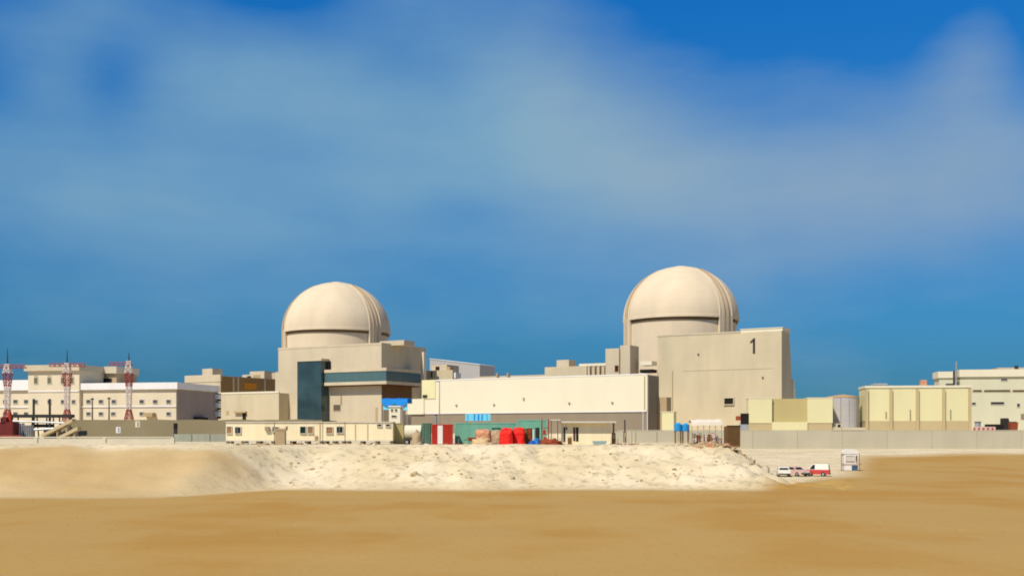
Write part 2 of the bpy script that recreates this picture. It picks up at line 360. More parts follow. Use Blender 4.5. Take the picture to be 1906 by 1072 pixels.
# ------------------------------------------------------------------ reactor containments
def containment(px, D, spring_py, rad, label, a_right, a_left):
    X = (px - CX) * D / FP; zb = 6.3; zs = CZ + (HY - spring_py) * D / FP - zb
    th = thing('reactor_containment', label, 'reactor dome', (X, D, zb), math.atan2(-X, D) * 1.0, 'domed reactor containment buildings')
    R0 = rad - 1.1
    b = MB(); b.cyl(0, 0, 0, zs + .1, R0, n=96, cap=False); b.build('wall', dome_m, th, smooth=30)
    b = MB(); b.cyl(0, 0, zs - 1.15, zs - .01, R0 + .35, n=96, cap=True); b.build('ledge_shade_band', mat('ledge_shade_concrete', (112, 92, 66), var=.15, scale=.1), th, smooth=30)  # dark band painted in for the shadow line under the dome ledge
    # dome: slightly squat half sphere with a plain skirt hanging over the wall
    n, m = 96, 32; v = []; f = []
    prof = [(R0 + .05, zs + .02), (rad, zs), (rad, zs + .9), (rad - .12, zs + 1.0)]
    for j in range(m + 1):
        a = (pi / 2) * j / m; prof.append(((rad - .12) * cos(a), zs + 1.0 + (rad * .915) * sin(a)))
    for r, z in prof:
        for i in range(n): v.append((r * cos(2 * pi * i / n), r * sin(2 * pi * i / n), z))
    for j in range(len(prof) - 1):
        for i in range(n): f.append((j * n + i, j * n + (i + 1) % n, (j + 1) * n + (i + 1) % n, (j + 1) * n + i))
    d = MB(); d.add(v, f); d.build('dome', dome_m, th, smooth=25)
    # buttress: flush pilaster filling the step, with raised tendon rails that climb over the dome
    def patch(a0, a1, rr, z0, z1, mb, k=6):
        vv = []; 
        for i in range(k + 1):
            a = a0 + (a1 - a0) * i / k; c_, s_ = sin(a), -cos(a)
            for r in (R0 - .2, rr):
                for z in (z0, z1): vv.append((c_ * r, s_ * r, z))
        ff = []
        for i in range(k):
            q = i * 4; p = q + 4
            ff += [(q + 2, p + 2, p + 3, q + 3), (q + 3, p + 3, p + 1, q + 1), (q, p, p + 2, q + 2)]
        ff += [(0, 2, 3, 1), (k * 4 + 1, k * 4 + 3, k * 4 + 2, k * 4)]
        mb.add(vv, ff)
    for (a0, a1) in (a_right, a_left):
        bt = MB(); patch(a0, a1, rad + .05, 0, zs + 1.0, bt); bo = bt.build('buttress', dome_m, th)
        for kk in range(4):
            a = a0 + (a1 - a0) * (kk + .0) / 3
            rl = MB(); w_ = .22
            pts = [(rad + .18, 0), (rad + .18, zs + 1)]
            for j in range(1, 25):
                e = R(66) * j / 24; pts.append(((rad + .18) * cos(e), zs + 1 + (rad + .18) * .915 * sin(e)))
            vv = []
            for r, z in pts:
                inner = max(0, 1 - .75 / math.hypot(r, max(0, z - zs - 1))) if z > zs + 1 else None
                rin, zin = (r - .8, z) if inner is None else (r * inner, zs + 1 + (z - zs - 1) * inner)
                for (rr, zz) in ((r, z), (rin, zin)):
                    for sgn in (-1, 1):
                        vv.append((sin(a) * rr + cos(a) * w_ * sgn, -cos(a) * rr + sin(a) * w_ * sgn, zz))
            ff = []
            for j in range(len(pts) - 1):
                q, p = j * 4, j * 4 + 4
                ff += [(q, q + 1, p + 1, p), (q + 1, q + 3, p + 3, p + 1), (q + 2, q, p, p + 2)]
            ff.append((len(vv) - 4, len(vv) - 3, len(vv) - 1, len(vv) - 2))
            rl.add(vv, ff); rl.build('tendon_rail', conc_dk if kk in (1, 2) else dome_m, bo)
    cp = MB(); cp.cyl(0, 0, zs + 1 + rad * .915 - .4, zs + 1.12 + rad * .915, 2.6, 2.2, n=32); cp.build('vent_cap', dome_m, th, smooth=30)
    return th
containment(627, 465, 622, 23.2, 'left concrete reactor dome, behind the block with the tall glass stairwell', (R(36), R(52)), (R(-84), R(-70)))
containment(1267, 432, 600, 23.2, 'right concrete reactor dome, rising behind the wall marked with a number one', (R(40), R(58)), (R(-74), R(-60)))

# ------------------------------------------------------------------ building A (glass stairwell)
F = Fr(710, 410, 30); T = thing('reactor_building', 'tan concrete building with tall dark glass stairwell and wraparound green glazed gallery', 'building', F.loc, F.rotz)
xl = F.x(518); zt = F.z(641); yd = F.y(792)
b = MB(); b.box(xl, 0, 0, yd, -1, zt); b.build('wall', conc, T)
b = MB(); b.box(xl - .1, .12, -.12, .5, zt, zt + .7); b.box(-.4, .12, .5, yd, zt, zt + .7); b.build('parapet', conc, T)
p = 4.6; gx0, gx1 = F.x(554, -p), F.x(598, -p)
gz1 = F.z(673, gx0, -p)
b = MB(); b.box(gx0, gx1, -p, -.02, 0, gz1); go = b.build('stairwell', glass, T)
b = MB(); b.box(gx0 - .3, gx1 + .3, -p - .3, 0, gz1, gz1 + .9); b.box(gx0 - .3, gx0, -p - .25, 0, 0, gz1); b.build('stairwell_frame', conc, go)
b = MB()
for i in range(1, 3):
    xx = gx0 + (gx1 - gx0) * i / 3; b.box(xx - .05, xx + .05, -p - .08, -p, 0, gz1)
for i in range(1, 6):
    zz = gz1 * i / 6; b.box(gx0, gx1, -p - .06, -p, zz - .04, zz + .04); b.box(gx1, gx1 + .06, -p, 0, zz - .04, zz + .04)
b.build('mullions', mat('grey_mullion', (70, 84, 84), rough=.5), go)
q, q2 = 3.0, 4.5; bx0 = gx1 + .35; by = F.y(783, q2)
def band(py0, py1, dx, m, name, par, label=None):
    z0, z1 = F.z(py1, q2, -q), F.z(py0, q2, -q)
    b = MB(); v_ = [(bx0, 0.02), (bx0, -q - dx), (q2 + dx, -q - dx), (q2 + dx, by), (0.02, by), (0.02, 0.02)]
    # L-shaped ring in plan, extruded
    n = len(v_); vv = [(a, c, z0) for a, c in v_] + [(a, c, z1) for a, c in v_]
    ff = [(0, 1, 2, 5)[::-1], (2, 3, 4, 5)[::-1], (6, 7, 8, 11), (8, 9, 10, 11)] + [(i, (i + 1) % n, (i + 1) % n + n, i + n) for i in range(n)]
    b.add(vv, ff); return b.build(name, m, par)
ga = band(708.6, 714.5, .25, conc, 'gallery_floor', T)
band(714.7, 716.4, -.3, mat('shade_brown_soffit', (92, 46, 22), rough=.8, var=.15), 'soffit', T)  # shade under the gallery floor is put into this dark red-brown
b = MB(); b.box(.005, .25, .3, by, F.z(748), F.z(717)); b.build('shade_panel', mat('shade_brown_panel', (104, 76, 50), rough=.8, var=.15, scale=.3, streak=.1), T)  # added panel, its brown paints the shade on the wall below the gallery
band(690, 708.4, 0, glass_band, 'gallery_glazing', T)
band(684, 689.8, .25, conc, 'gallery_roof', T)
b = MB(); xx = F.x(612); b.box(bx0 + .1, F.x(616), -1.2, -.02, F.z(684), F.z(668)); b.build('vent', dark, T)
window(T, F.x(621), F.x(634), F.z(764, -19), F.z(753, -19), -.01, mat('louvre', (96, 86, 70), rough=.8, var=.2, scale=2), conc, name='louvre_window')
b = MB(); b.box(F.x(634), F.x(636.5), -.3, -.01, F.z(753, -19) + .3, F.z(735, -18)); b.build('pipe', conc_dk, T)
b = MB(); b.box(F.x(699), F.x(703), -.08, 0, 0, F.z(758)); b.build('pipe', conc_dk, T)
# roof box and corner pier of building A
yb0 = 6; b = MB(); b.box(F.x(707, yb0) , F.x(752, yb0), yb0, yb0 + 7, zt, F.z(634, 0, yb0)); b.build('roof_box', conc, T)
b = MB(); b.box(.01, 1.2, yd - 3, yd - 1.2, 0, F.z(656, 0, yd)); b.build('pier', cream, T)
b = MB(); b.box(F.x(506), xl - .01, 2, 10, -1, F.z(692, xl, 2)); b.build('side_wing', conc, T)

# lower block left of A
F = Fr(519, 428, 30); T = thing('low_block', 'long low tan block left of the glass stairwell building', 'building', F.loc, F.rotz)
b = MB(); x0 = F.x(409); b.box(x0, 0, 0, 14, -1, F.z(731)); b.build('wall', conc_b, T)
b = MB(); b.box(x0 - .2, .0, -.2, .3, F.z(731), F.z(731) + .7); b.build('parapet', cream, T)
b = MB(); b.box(F.x(452), F.x(458), -.25, -.01, 0, F.z(768, -24)); b.build('door', dark, T)
b = MB(); b.box(F.x(438), F.x(460), -1.3, -.01, F.z(768.5, -24)+.05, F.z(766.5, -24)+.1); b.build('canopy', conc_dk, T)
b = MB(); b.box(F.x(421), F.x(426), -.1, -.01, F.z(772, -38), F.z(765, -38)); b.build('hatch', conc_dk, T)

# tan building behind
F = Fr(410, 470, 30); T = thing('service_building', 'tan flat roofed building with shade-brown side wall, behind the white barracks corner', 'building', F.loc, F.rotz)
x0 = F.x(345); yd = F.y(516); zt = F.z(699)
b = MB(); b.box(x0, 0, 0, yd, -1, zt); b.build('wall', conc, T)
b = MB(); b.box(.005, .3, .02, yd, -1, zt - .3); b.build('side_shade_skin', mat('shade_brown_render', (150, 122, 82), var=.08, scale=.1, streak=.08), T)  # darker skin, the shade of this side is put into its colour
b = MB(); b.box(x0 - .2, .35, -.25, .6, zt - 2.6, zt + .5); b.build('parapet', conc, T)
b = MB(); b.box(F.x(367), F.x(386), 3, 9, zt, F.z(684)); b.build('roof_box', conc, T)
b = MB(); b.box(.31, .6, yd * .40, yd * .60, zt - 5.2, zt - 2.6); b.build('panel', orange, T)
for k in (.2, .28, .75):
    b = MB(); b.box(.01, .35, yd * k, yd * k + 1.0, 0, zt - .5); b.build('pilaster', conc, T)
F = Fr(492, 520, 30); T = thing('roof_plant_block', 'cluster of pale concrete roof boxes peeping over the shade-brown side wall left of the dome', 'building', F.loc, F.rotz)
b = MB(); b.box(F.x(440), F.x(466), 4, 14, 0, F.z(695)); b.build('low_block', conc, T)
b = MB(); b.box(F.x(465), 0, 0, 14, 0, F.z(690.5)); b.build('tall_block', conc, T)
b = MB(); b.box(.01, F.x(519), 5, 16, 0, F.z(693)); b.build('rear_block', conc, T)
b = MB(); b.box(F.x(472), F.x(484), -.2, -.01, F.z(712), F.z(697)); b.build('louvre', conc_dk, T)
b = MB(); b.box(F.x(463), F.x(467), -1.2, -.01, F.z(703), F.z(699)); b.build('opening', dark, T)

# ------------------------------------------------------------------ grey hall and roofs between the reactors
F = Fr(893, 520, 30); T = thing('grey_hall', 'pale grey clad hall with a sloping roofline right of the brown shaded wall', 'building', F.loc, F.rotz)
pl = F.x(800); b = MB(); b.prism_y([(pl, 0), (0, 0), (0, F.z(679)), (pl, F.z(668, pl))], 0, 14)
b.build('wall', greywall, T)
b = MB(); b.prism_y([(pl, F.z(668, pl)), (0, F.z(679)), (0, F.z(678)), (pl, F.z(667, pl))], -.3, 14.2); b.build('roof_edge', whitep, T)
F = Fr(846, 440, 30); T = thing('switch_house', 'small tan block with dark vents between brown wall and grey hall', 'building', F.loc, F.rotz)
b = MB(); b.box(F.x(803), F.x(832), 0, 9, 0, F.z(678)); b.build('wall', conc, T)
b = MB(); b.box(F.x(787), 1, -3, -.02, 0, F.z(689)); b.build('front_wing', conc_b, T)
for a, c, d, e in ((811, 818, 690, 681), ):
    b = MB(); b.box(F.x(a), F.x(c), -.15, -.01, F.z(d), F.z(e)); b.build('vent', dark, T)
b = MB(); b.box(F.x(833), F.x(839), -.6, 2, F.z(702), F.z(682)); b.build('duct', conc_dk, T)
b = MB(); b.box(F.x(842), F.x(853), -2, 2, F.z(704), F.z(694)); b.build('cooling_unit', whitep, T)
b = MB(); b.box(F.x(803, -3), F.x(804.5, -3), -3.3, -3.01, F.z(702), F.z(690)); b.build('pipe', dark, T)

F = Fr(1125, 400, 30); T = thing('service_building', 'long tan stepped roofline between the two domes, carrying a small roof box', 'building', F.loc, F.rotz)
b = MB(); b.box(F.x(880), F.x(1015), 2, 14, 0, F.z(693)); b.build('long_wing', conc, T)
b = MB(); b.box(F.x(1014), F.x(1092), 0, 14, 0, F.z(681, -10)); b.build('middle_block', conc_b, T)
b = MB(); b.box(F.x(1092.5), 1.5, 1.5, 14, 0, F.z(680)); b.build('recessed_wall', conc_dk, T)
b = MB(); b.box(F.x(1075), 1.8, 1.2, 14.2, F.z(680) + .02, F.z(675)); b.build('roof_slab', cream, T)
b = MB()
for pxx in (1093, 1102, 1111, 1120): b.box(F.x(pxx, 0), F.x(pxx, 0) + .9, .3, 1.4, 0, F.z(681))
b.build('columns', conc, T)
b = MB(); b.box(F.x(1027), F.x(1050), 4, 10, F.z(681, -10), F.z(667, -10)); b.build('roof_box', conc, T)
for pxx in (921, 941): b = MB(); b.box(F.x(pxx), F.x(pxx + 3), 1, 1.9, F.z(704, -40), F.z(693, -40)); b.build('vent', conc_dk, T)
F = Fr(1152, 395, 30); T = thing('stair_tower', 'square tan tower with one dark red opening, left of the right dome', 'tower', F.loc, F.rotz)
b = MB(); b.box(F.x(1127), 0, 0, 8, 0, F.z(648)); b.build('wall', conc, T)
b = MB(); b.box(.02, 4.0, 1, 9, 0, F.z(643, 0, 1)); b.build('rear_shaft', conc, T)
window(T, F.x(1145.5), F.x(1151)-.2, F.z(690), F.z(681), -.01, dark, rust, t=.25)

# ------------------------------------------------------------------ building B (number one)
F = Fr(1455, 375, 30); T = thing('reactor_building', 'large tan windowless concrete building with the numeral 1 painted near its corner', 'building', F.loc, F.rotz)
x0 = F.x(1224); zt = F.z(615.5)
b = MB(); b.hexa([(x0, 0, -1), (0, 0, -1), (0, 17.5, -1), (x0, 17.5, -1), (x0, 0, zt), (0, 0, zt), (0, 9.5, zt), (x0, 9.5, zt)])
b.build('wall', conc_b, T)
b = MB(); b.box(x0 - .1, F.x(1378), -.15, .4, zt + .01, zt + .55); b.build('parapet', conc, T)
b = MB(); b.box(F.x(1378, .3), .2, .3, 10.0, zt + .01, F.z(610)); b.box(F.x(1378, .3), .35, .1, 10.2, F.z(610), F.z(608.5)); b.build('roof_block', cream, T)
for s_, w0, zz in ((13.6, 1.5, F.z(703)), (15.11, 1.3, F.z(719))):
    b = MB(); b.box(-3, .35, s_, s_ + w0, 0, zz); b.build('rear_step', cream, T)
# numeral
nx0, nx1 = F.x(1396.5), F.x(1405.5); n0, n1 = F.z(658, -10), F.z(629.5, -10); wd = nx1 - nx0; hh = n1 - n0
b = MB(); b.prism_y([(nx0 + wd * .55, n0), (nx1, n0), (nx1, n1), (nx0 + wd * .62, n1), (nx0 + wd * .45, n1 - hh * .10), (nx0, n1 - hh * .20), (nx0, n1 - hh * .33), (nx0 + wd * .55, n1 - hh * .22)], -.12, -.01)
b.build('numeral', darksteel, T, None)
window(T, F.x(1349), F.x(1365.5), F.z(752, -20), F.z(741, -20), -.01, dark, conc, t=.3, name='louvre_window', depth=.5)
b = MB(); b.box(F.x(1200, -1), F.x(1221, -1), -5, -.05, F.z(680.5, -46), F.z(673, -46)); b.build('ledge', cream, T)
b = MB(); b.box(F.x(1198, -1), F.x(1221, -1), -4.6, -.05, F.z(694, -46), F.z(688, -46)); b.build('opening', dark, T)
b = MB(); b.box(F.x(1270), F.x(1440), -.06, -.01, F.z(688.5, -20), F.z(687.8, -20)); b.build('joint', conc_dk, T)

# ------------------------------------------------------------------ cream hall in the middle
F = Fr(1205, 345, 30); T = thing('cream_hall', 'long windowless cream hall with a grey brown base between the two reactors', 'hall', F.loc, F.rotz)
x0 = F.x(790); zt = F.z(697); zm = F.z(764)
b = MB(); b.box(x0, 0, 0, 9.5, zm, zt); b.build('cladding', cream, T)
b = MB(); b.box(x0 - 6, -.25, .25, 9.3, -1, zm - .01); b.build('base_wall', plinth_g, T)
b = MB(); b.box(x0 - .1, .15, -.12, .3, zt, zt + .35); b.build('roof_edge', whitep, T)
b = MB(); b.box(x0 + .3, -.3, -.06, 0, zm - .35, zm - .02); b.build('drip_edge', whitep, T)
b = MB(); b.box(.01, .22, .3, 9.2, -1, zt - .3); b.build('end_wall_or_shade_skin', plinth_g, T)
b = MB(); b.box(.24, 3.4, 8.0, 12, 0, F.z(738)); b.build('end_annex', conc_dk, T)
b = MB(); b.box(-.02, .16, -.22, -.08, 0, zm - .1); b.box(-1.6, -1.45, .0, .2, 0, zm - .1); b.build('downpipe', whitep, T)
x2 = F.x(757); b = MB(); b.box(x2, x0 - .02, -.4, 8, F.z(771, x2), F.z(742.5, x2)); b.build('low_annex', cream, T)
b = MB(); b.box(F.x(787, .4), F.x(812, .4), -.25, .0, F.z(742, x0) , F.z(711.5, x0)+.8); b.build('stair_head', creamy, T)
b = MB(); b.box(F.x(788), F.x(796), -.5, -.26, F.z(740, x0), F.z(735, x0)); b.build('vent', darksteel, T)
b = MB(); b.cyl(F.x(975), -.1, F.z(744, -44), F.z(740, -44), .35, n=10); b.build('vent', conc_dk, T)

# cream gate wall right of hall
F = Fr(1254, 330, 20); T = thing('pump_house', 'small plain cream block right of the grey end of the cream hall', 'hut', F.loc, F.rotz)
b = MB(); b.box(F.x(1232), 0, 0, 4, -1, F.z(767)); b.build('wall', creamy, T)
b = MB(); b.box(F.x(1232) - .15, .15, -.15, 4.1, F.z(767), F.z(765.5)); b.build('roof', cream, T)

# ------------------------------------------------------------------ white barracks on the left
F = Fr(328, 330, 12); T = thing('white_barracks', 'long white two storey building with small square windows and a taller centre', 'building', F.loc, F.rotz)
zt = F.z(724); zp = F.z(711.5); xa, xb_, xc = F.x(-60), F.x(57), F.x(152); yd = F.y(405)
b = MB(); b.box(xc, 0, 0, yd, -1, zt); b.box(xa, xb_, 0, yd, -1, F.z(727, xb_)); b.build('wall', whitew, T)
b = MB(); b.box(.01, .25, .4, yd, 0, zt - .2); b.build('end_wall_or_shade_skin', sidegrey, T)  # grey skin paints the shaded end of the white building
b = MB(); b.box(xc + .02, .8, -.8, yd, zt + .01, zp); b.build('parapet', whitep, T)
b = MB(); b.box(xa, xb_ - .02, -.8, yd, F.z(726.5, xb_) + .02, F.z(707, xb_)); b.build('parapet', whitep, T)
for a_, c_ in ((xc, .1), (xa, xb_ - .3)): b = MB(); b.box(a_, c_, -.3, -.01, F.z(757), F.z(755)); b.build('string_course', whitep, T)
zc = F.z(690, xc)
b = MB(); b.box(xb_, xc - .01, -1.2, 16, -1, zc); b.build('centre_block', whitew, T)
b = MB(); b.box(xb_ - .8, xc + .6, -2.2, 16.4, zc + .01, F.z(679, xc)); b.build('centre_roof', conc, T)
b = MB(); b.box(xb_+.2, xc - .2, -1.45, -1.21, F.z(729, xc), F.z(727, xc)); b.build('string_course', whitep, T)
rw = F.x(236, 18); b = MB(); b.box(xc + .7, rw, 12, 24, zp - 1, F.z(691, rw)); rb = b.build('rear_block', conc_dk, T)
b = MB(); b.box(xc + .7, rw + .6, 11, 24.5, F.z(691, rw) + .02, F.z(675.5, rw)-.4); b.build('rear_roof', conc, T)
b = MB(); b.box(F.x(189, 12), F.x(208, 12), 11.8, 11.98, F.z(711, xc, 12), F.z(704, xc, 12)); b.build('louvre', dark, T)
for row, (p0, p1) in enumerate(((750.5, 744), (773, 767))):
    for c in (10, 29, 49, 165, 188, 212, 264, 289, 314):
        if row == 1 and c == 289: continue
        if c == 212 and row == 1: c = 211
        x1 = F.x(c + 3.9); x0 = F.x(c - 3.9)
        window(T, x0, x1, F.z(p0, x1), F.z(p1, x1), -.01, mat('grey_glass', (84, 86, 84), rough=.25, var=.3, scale=.9), frame_w, t=.16)
for c in (67, 92, 117, 137):
    y_ = -1.21; x0, x1 = F.x(c - 3.2, y_), F.x(c + 3.2, y_)
    window(T, x0, x1, F.z(751, x1), F.z(744.5, x1), y_, mat('grey_glass', (0, 0, 0)), frame_w, t=.16)
for c in (67, 92, 117, 134):
    y_ = -1.21; x0, x1 = F.x(c - 3.4, y_), F.x(c + 3.4, y_); z0, z1 = F.z(714, x1), F.z(703, x1)
    fo = window(T, x0, x1, z0, z1, y_, mat('olive_glass', (110, 108, 78), rough=.3, var=.1), frame_w, t=.16, name='tall_window')
    b = MB(); xm = (x0 + x1) / 2; r_ = (x1 - x0) / 2 + .1
    b.prism_y([(xm + r_ * cos(pi * i / 8), z1 + .16 + r_ * .7 * sin(pi * i / 8)) for i in range(9)], y_ - .12, y_); b.build('arch', conc_dk, fo)
b = MB(); b.box(F.x(272), F.x(290), -2.0, -.01, F.z(775), F.z(768)); b.build('porch', conc_dk, T)
ym = yd * .55; b = MB(); b.box(.26, 1.8, ym - 4.5, ym + 2, F.z(783, 0, ym), F.z(776.5, 0, ym)); b.build('canopy', dark, T)
for zq in (738, 754, 770):
    b = MB(); b.box(.26, 1.5, yd - 2.2, yd - .6, F.z(zq + 5, 0, yd), F.z(zq - 4, 0, yd)); b.build('cooling_unit', whitep, T)
    b = MB(); b.box(.26, 1.3, yd - .5, yd - .1, F.z(zq + 9, 0, yd), F.z(zq - 6, 0, yd)); b.build('duct', darksteel, T)

# ------------------------------------------------------------------ embankment, ramps, fences
F = Fr(420, 262, 0, 4.5)
b = MB(); x0, x1 = F.x(95), F.x(600); zt_ = F.z(781)
n_ = 40; vv = []; ff = []
for i in range(n_ + 1):
    xx = x0 + (x1 - x0) * i / n_; tt = ss(0, 5.5, xx - x0); w_ = .25 * noise.noise(Vector((xx * .2, 0, 0)))
    h_ = zt_ * tt + w_ * tt
    vv += [(xx, -7, -1.5), (xx, 0, h_), (xx, 22, h_), (xx, 26, -1.5)]
for i in range(n_):
    for k in range(3): ff.append((i * 4 + k, i * 4 + 4 + k, i * 4 + 5 + k, i * 4 + 1 + k))
b.add(vv, ff); eo = b.build('embankment', earth, None, smooth=40, loc=F.loc, rotz=F.rotz); tag(eo, kind='structure')
def ramp(a, c, D, label):
    (xa_, ya_), (xb2, yb2) = at_(a[0], D), at_(c[0], D); za, zb_ = CZ + (HY - a[1]) * D / FP, CZ + (HY - c[1]) * D / FP
    th = thing('conveyor_ramp', label, 'ramp', (xa_, ya_, za), 0, 'pale inclined ramps left of the brown embankment')
    b = MB(); b.hexa([(0, 0, -.35), (xb2 - xa_, 0, zb_ - za - .35), (xb2 - xa_, 2.2, zb_ - za - .35), (0, 2.2, -.35), (0, 0, .35), (xb2 - xa_, 0, zb_ - za + .35), (xb2 - xa_, 2.2, zb_ - za + .35), (0, 2.2, .35)])
    b.build('deck', ramp_m, th)
    for k in (.5, .8):
        xx = (xb2 - xa_) * k; zz = (zb_ - za) * k; b = MB(); b.box(xx - .15, xx + .15, .3, 1.9, 4.6 - za, zz - .3); b.build('support', conc_dk, th)
ramp((76, 811), (134, 782), 236, 'longer pale ramp climbing from the red machinery to the embankment top')
ramp((108, 815), (144, 797), 226, 'shorter pale ramp lying low in front of the longer ramp')

def wall_run(name, px0, px1, D, py_top, zbase, label, cat, m, step=6.0, t_=.3, cap=True, rot=0, post=.45, pm=None):
    F = Fr(px1, D, rot, zbase); T = thing(name, label, cat, F.loc, F.rotz)
    x0 = F.x(px0); zt = F.z(py_top)
    b = MB(); b.box(x0, 0, 0, t_, -1.5, zt); b.build('panel', m, T)
    b = MB(); k = int(abs(x0) / step)
    for i in range(k + 1):
        xx = x0 + i * abs(x0) / max(k, 1); b.box(xx - post / 2, xx + post / 2, -.14, t_ + .1, -1.5, zt + .08)
    b.build('posts', pm or m, T)
    if cap: b = MB(); b.box(x0, .01, -.08, t_ + .05, zt + .0801, zt + .25); b.build('coping', m, T)
    return T
wall_run('perimeter_wall', 1150, 2150, 300, 801.5, 2.0, 'long pale concrete boundary wall below the yellow cream blocks', 'wall', wallc, step=12, post=.2)
wall_run('low_wall', -60, 322, 165, 815.5, 4.6, 'low pale concrete wall along the left edge, above the dune', 'wall', mat('whitewashed_block', (204, 196, 172), var=.08, scale=.2, streak=.06), step=9, t_=.25)
wall_run('site_fence', 322, 424, 190, 807.5, 4.6, 'grey sheet fence ending at the left cabin', 'fence', fencem, step=2.6, t_=.08, cap=False, post=.12)
wall_run('barrier_wall', 1142, 1300, 172, 803.5, 4.6, 'grey concrete barrier right of the white cabin with dark doorways', 'wall', wallc, step=3, t_=.25, cap=False, post=.2)

# lattice towers
def lattice(mb, z0, z1, w0, w1, cells, r=.09):
    c0 = [(-w0, -w0), (w0, -w0), (w0, w0), (-w0, w0)]
    def cor(k, f): ww = w0 + (w1 - w0) * f; return (c0[k][0] / w0 * ww, c0[k][1] / w0 * ww, z0 + (z1 - z0) * f)
    for k in range(4): mb.tube(cor(k, 0), cor(k, 1), r * 1.3, 5)
    for i in range(cells):
        f0, f1 = i / cells, (i + 1) / cells
        for k in range(4):
            mb.tube(cor(k, f0), cor((k + 1) % 4, f1), r, 4); mb.tube(cor((k + 1) % 4, f0), cor(k, f1), r, 4); mb.tube(cor(k, f1), cor((k + 1) % 4, f1), r, 4)
def tower(px, D, ptop, pmast, jib, jy, label):
    X = (px - CX) * D / FP; zb = 6.3; Z = lambda py: CZ + (HY - py) * D / FP - zb
    th = thing('lattice_tower', label, 'tower', (X, D, zb), 0, 'red and white lattice towers in front of the white building')
    ys_ = [800, 778, 762, 720, 695, ptop]; wd_ = [1.2, .95, .5, .65, .95, .5]; cols = [towred, towred, towwhite, towred, towwhite]
    for i in range(5):
        z0, z1 = max(0, Z(ys_[i])), Z(ys_[i + 1])
        b = MB(); lattice(b, z0, z1, wd_[i], wd_[i + 1], max(2, int((z1 - z0) / 1.8)), .085); b.build('mast_section', cols[i], th)
    b = MB(); b.tube((0, 0, Z(ptop)), (0, 0, Z(pmast)), .2, 6, .06); b.build('mast_tip', darksteel, th)
    a0, a1 = (jib[0] - CX) * D / FP - X, (jib[1] - CX) * D / FP - X; zj = Z(jy); n = max(3, int(abs(a1 - a0) / 1.3)); b = MB()
    for yy in (-.45, .45):
        b.tube((a0, yy, zj), (a1, yy, zj), .09, 5)
        for i in range(n):
            xa2 = a0 + (a1 - a0) * i / n; xb3 = a0 + (a1 - a0) * (i + 1) / n; b.tube((xa2, yy, zj), ((xa2 + xb3) / 2, 0, zj + .95), .09, 4); b.tube(((xa2 + xb3) / 2, 0, zj + .95), (xb3, yy, zj), .09, 4)
    b.tube((a0, 0, zj + .95), (a1, 0, zj + .95), .09, 5); b.build('cross_arm', towred, th)
tower(14, 300, 678, 648, (-18, 48), 685, 'leftmost red and white lattice tower, at the picture edge by the red machinery')
tower(125, 306, 676, 650, (92, 158), 682, 'red and white lattice tower before the tall centre of the white building')
tower(240, 312, 672, 655, (203, 246), 680, 'red and white lattice tower before the right wing of the white building')
# dark posts & steel gantry on the left
for px, top in ((172, 740), (203, 739)):
    D = 285; X, Y = at_(px, D); zb = 6.3
    th = thing('steel_post', 'dark steel post before the white right wing, %s of a pair' % ('left' if px == 172 else 'right'), 'post', (X, Y, zb), 0, 'dark steel posts before the white wing')
    b = MB(); b.tube((0, 0, 0), (0, 0, CZ + (HY - top) * D / FP - zb), .22, 8, .14); b.build('shaft', darksteel, th, smooth=40)
    b = MB(); b.box(-.45, .45, -.1, .1, CZ + (HY - top) * D / FP - zb - .5, CZ + (HY - top) * D / FP - zb - .2); b.build('cross_bar', darksteel, th)
D = 255; F = Fr(134, D, 0, 5.0); T = thing('steel_gantry', 'black steel pipe gantry with two tall posts left of the ramps', 'gantry', F.loc)
b = MB(); b.box(F.x(18), 0, 0, 1.6, F.z(777), F.z(771)); b.build('deck', darksteel, T)
for px in (61, 91): b = MB(); b.box(F.x(px - 1.6), F.x(px + 1.6), .3, .7, 0, F.z(742)); b.build('post', darksteel, T)
for px in (22, 34, 56, 70, 84, 98, 112, 128):
    b = MB(); b.tube((F.x(px), .8, -.4), (F.x(px) + random.uniform(-.6, .6), .8, F.z(776)), .16, 6); b.build('strut', darksteel, T)
b = MB(); b.tube((F.x(20), .2, F.z(783)), (F.x(120), .2, F.z(787)), .22, 8); b.tube((F.x(50), .2, F.z(800)), (F.x(105), .2, F.z(797)), .3, 8); b.build('pipe', steel, T, smooth=40)
b = MB(); b.box(F.x(58), F.x(96), .9, 1.5, F.z(795), F.z(789)); b.box(F.x(76), F.x(100), 1.5, 2.5, -.3, F.z(797)); b.build('valve_box', darksteel, T)
# red machinery
D = 240; F = Fr(24, D, 0, 4.8); T = thing('drilling_rig', 'dark red tracked machine with a short mast at the left edge', 'machine', F.loc)
b = MB(); b.box(F.x(-4), 0, 0, 2.6, .9, F.z(785)); b.box(F.x(1), F.x(12), -.1, 2.4, F.z(785), F.z(776)); b.build('body', mat('dark_red_machine', (104, 34, 30), rough=.6, var=.25, scale=.6), T)
b = MB(); b.hexa([(F.x(10), .6, F.z(786)), (F.x(18), .6, F.z(786)), (F.x(18), 1.6, F.z(786)), (F.x(10), 1.6, F.z(786)), (F.x(12.5), .8, F.z(766)), (F.x(15), .8, F.z(766)), (F.x(15), 1.4, F.z(766)), (F.x(12.5), 1.4, F.z(766))]); b.build('mast', red, T)
for yy in (-.5, 2.0): b = MB(); b.prism_y([(F.x(-4) + .3, 0), (-.3, 0), (.2, .45), (-.3, .9), (F.x(-4) + .3, .9), (F.x(-4) - .2, .45)], yy, yy + .7); b.build('track', tyre, T)
window(T, F.x(2), F.x(7), F.z(784), F.z(779), -.11, darkglass, towred, t=.1, name='cab_window')
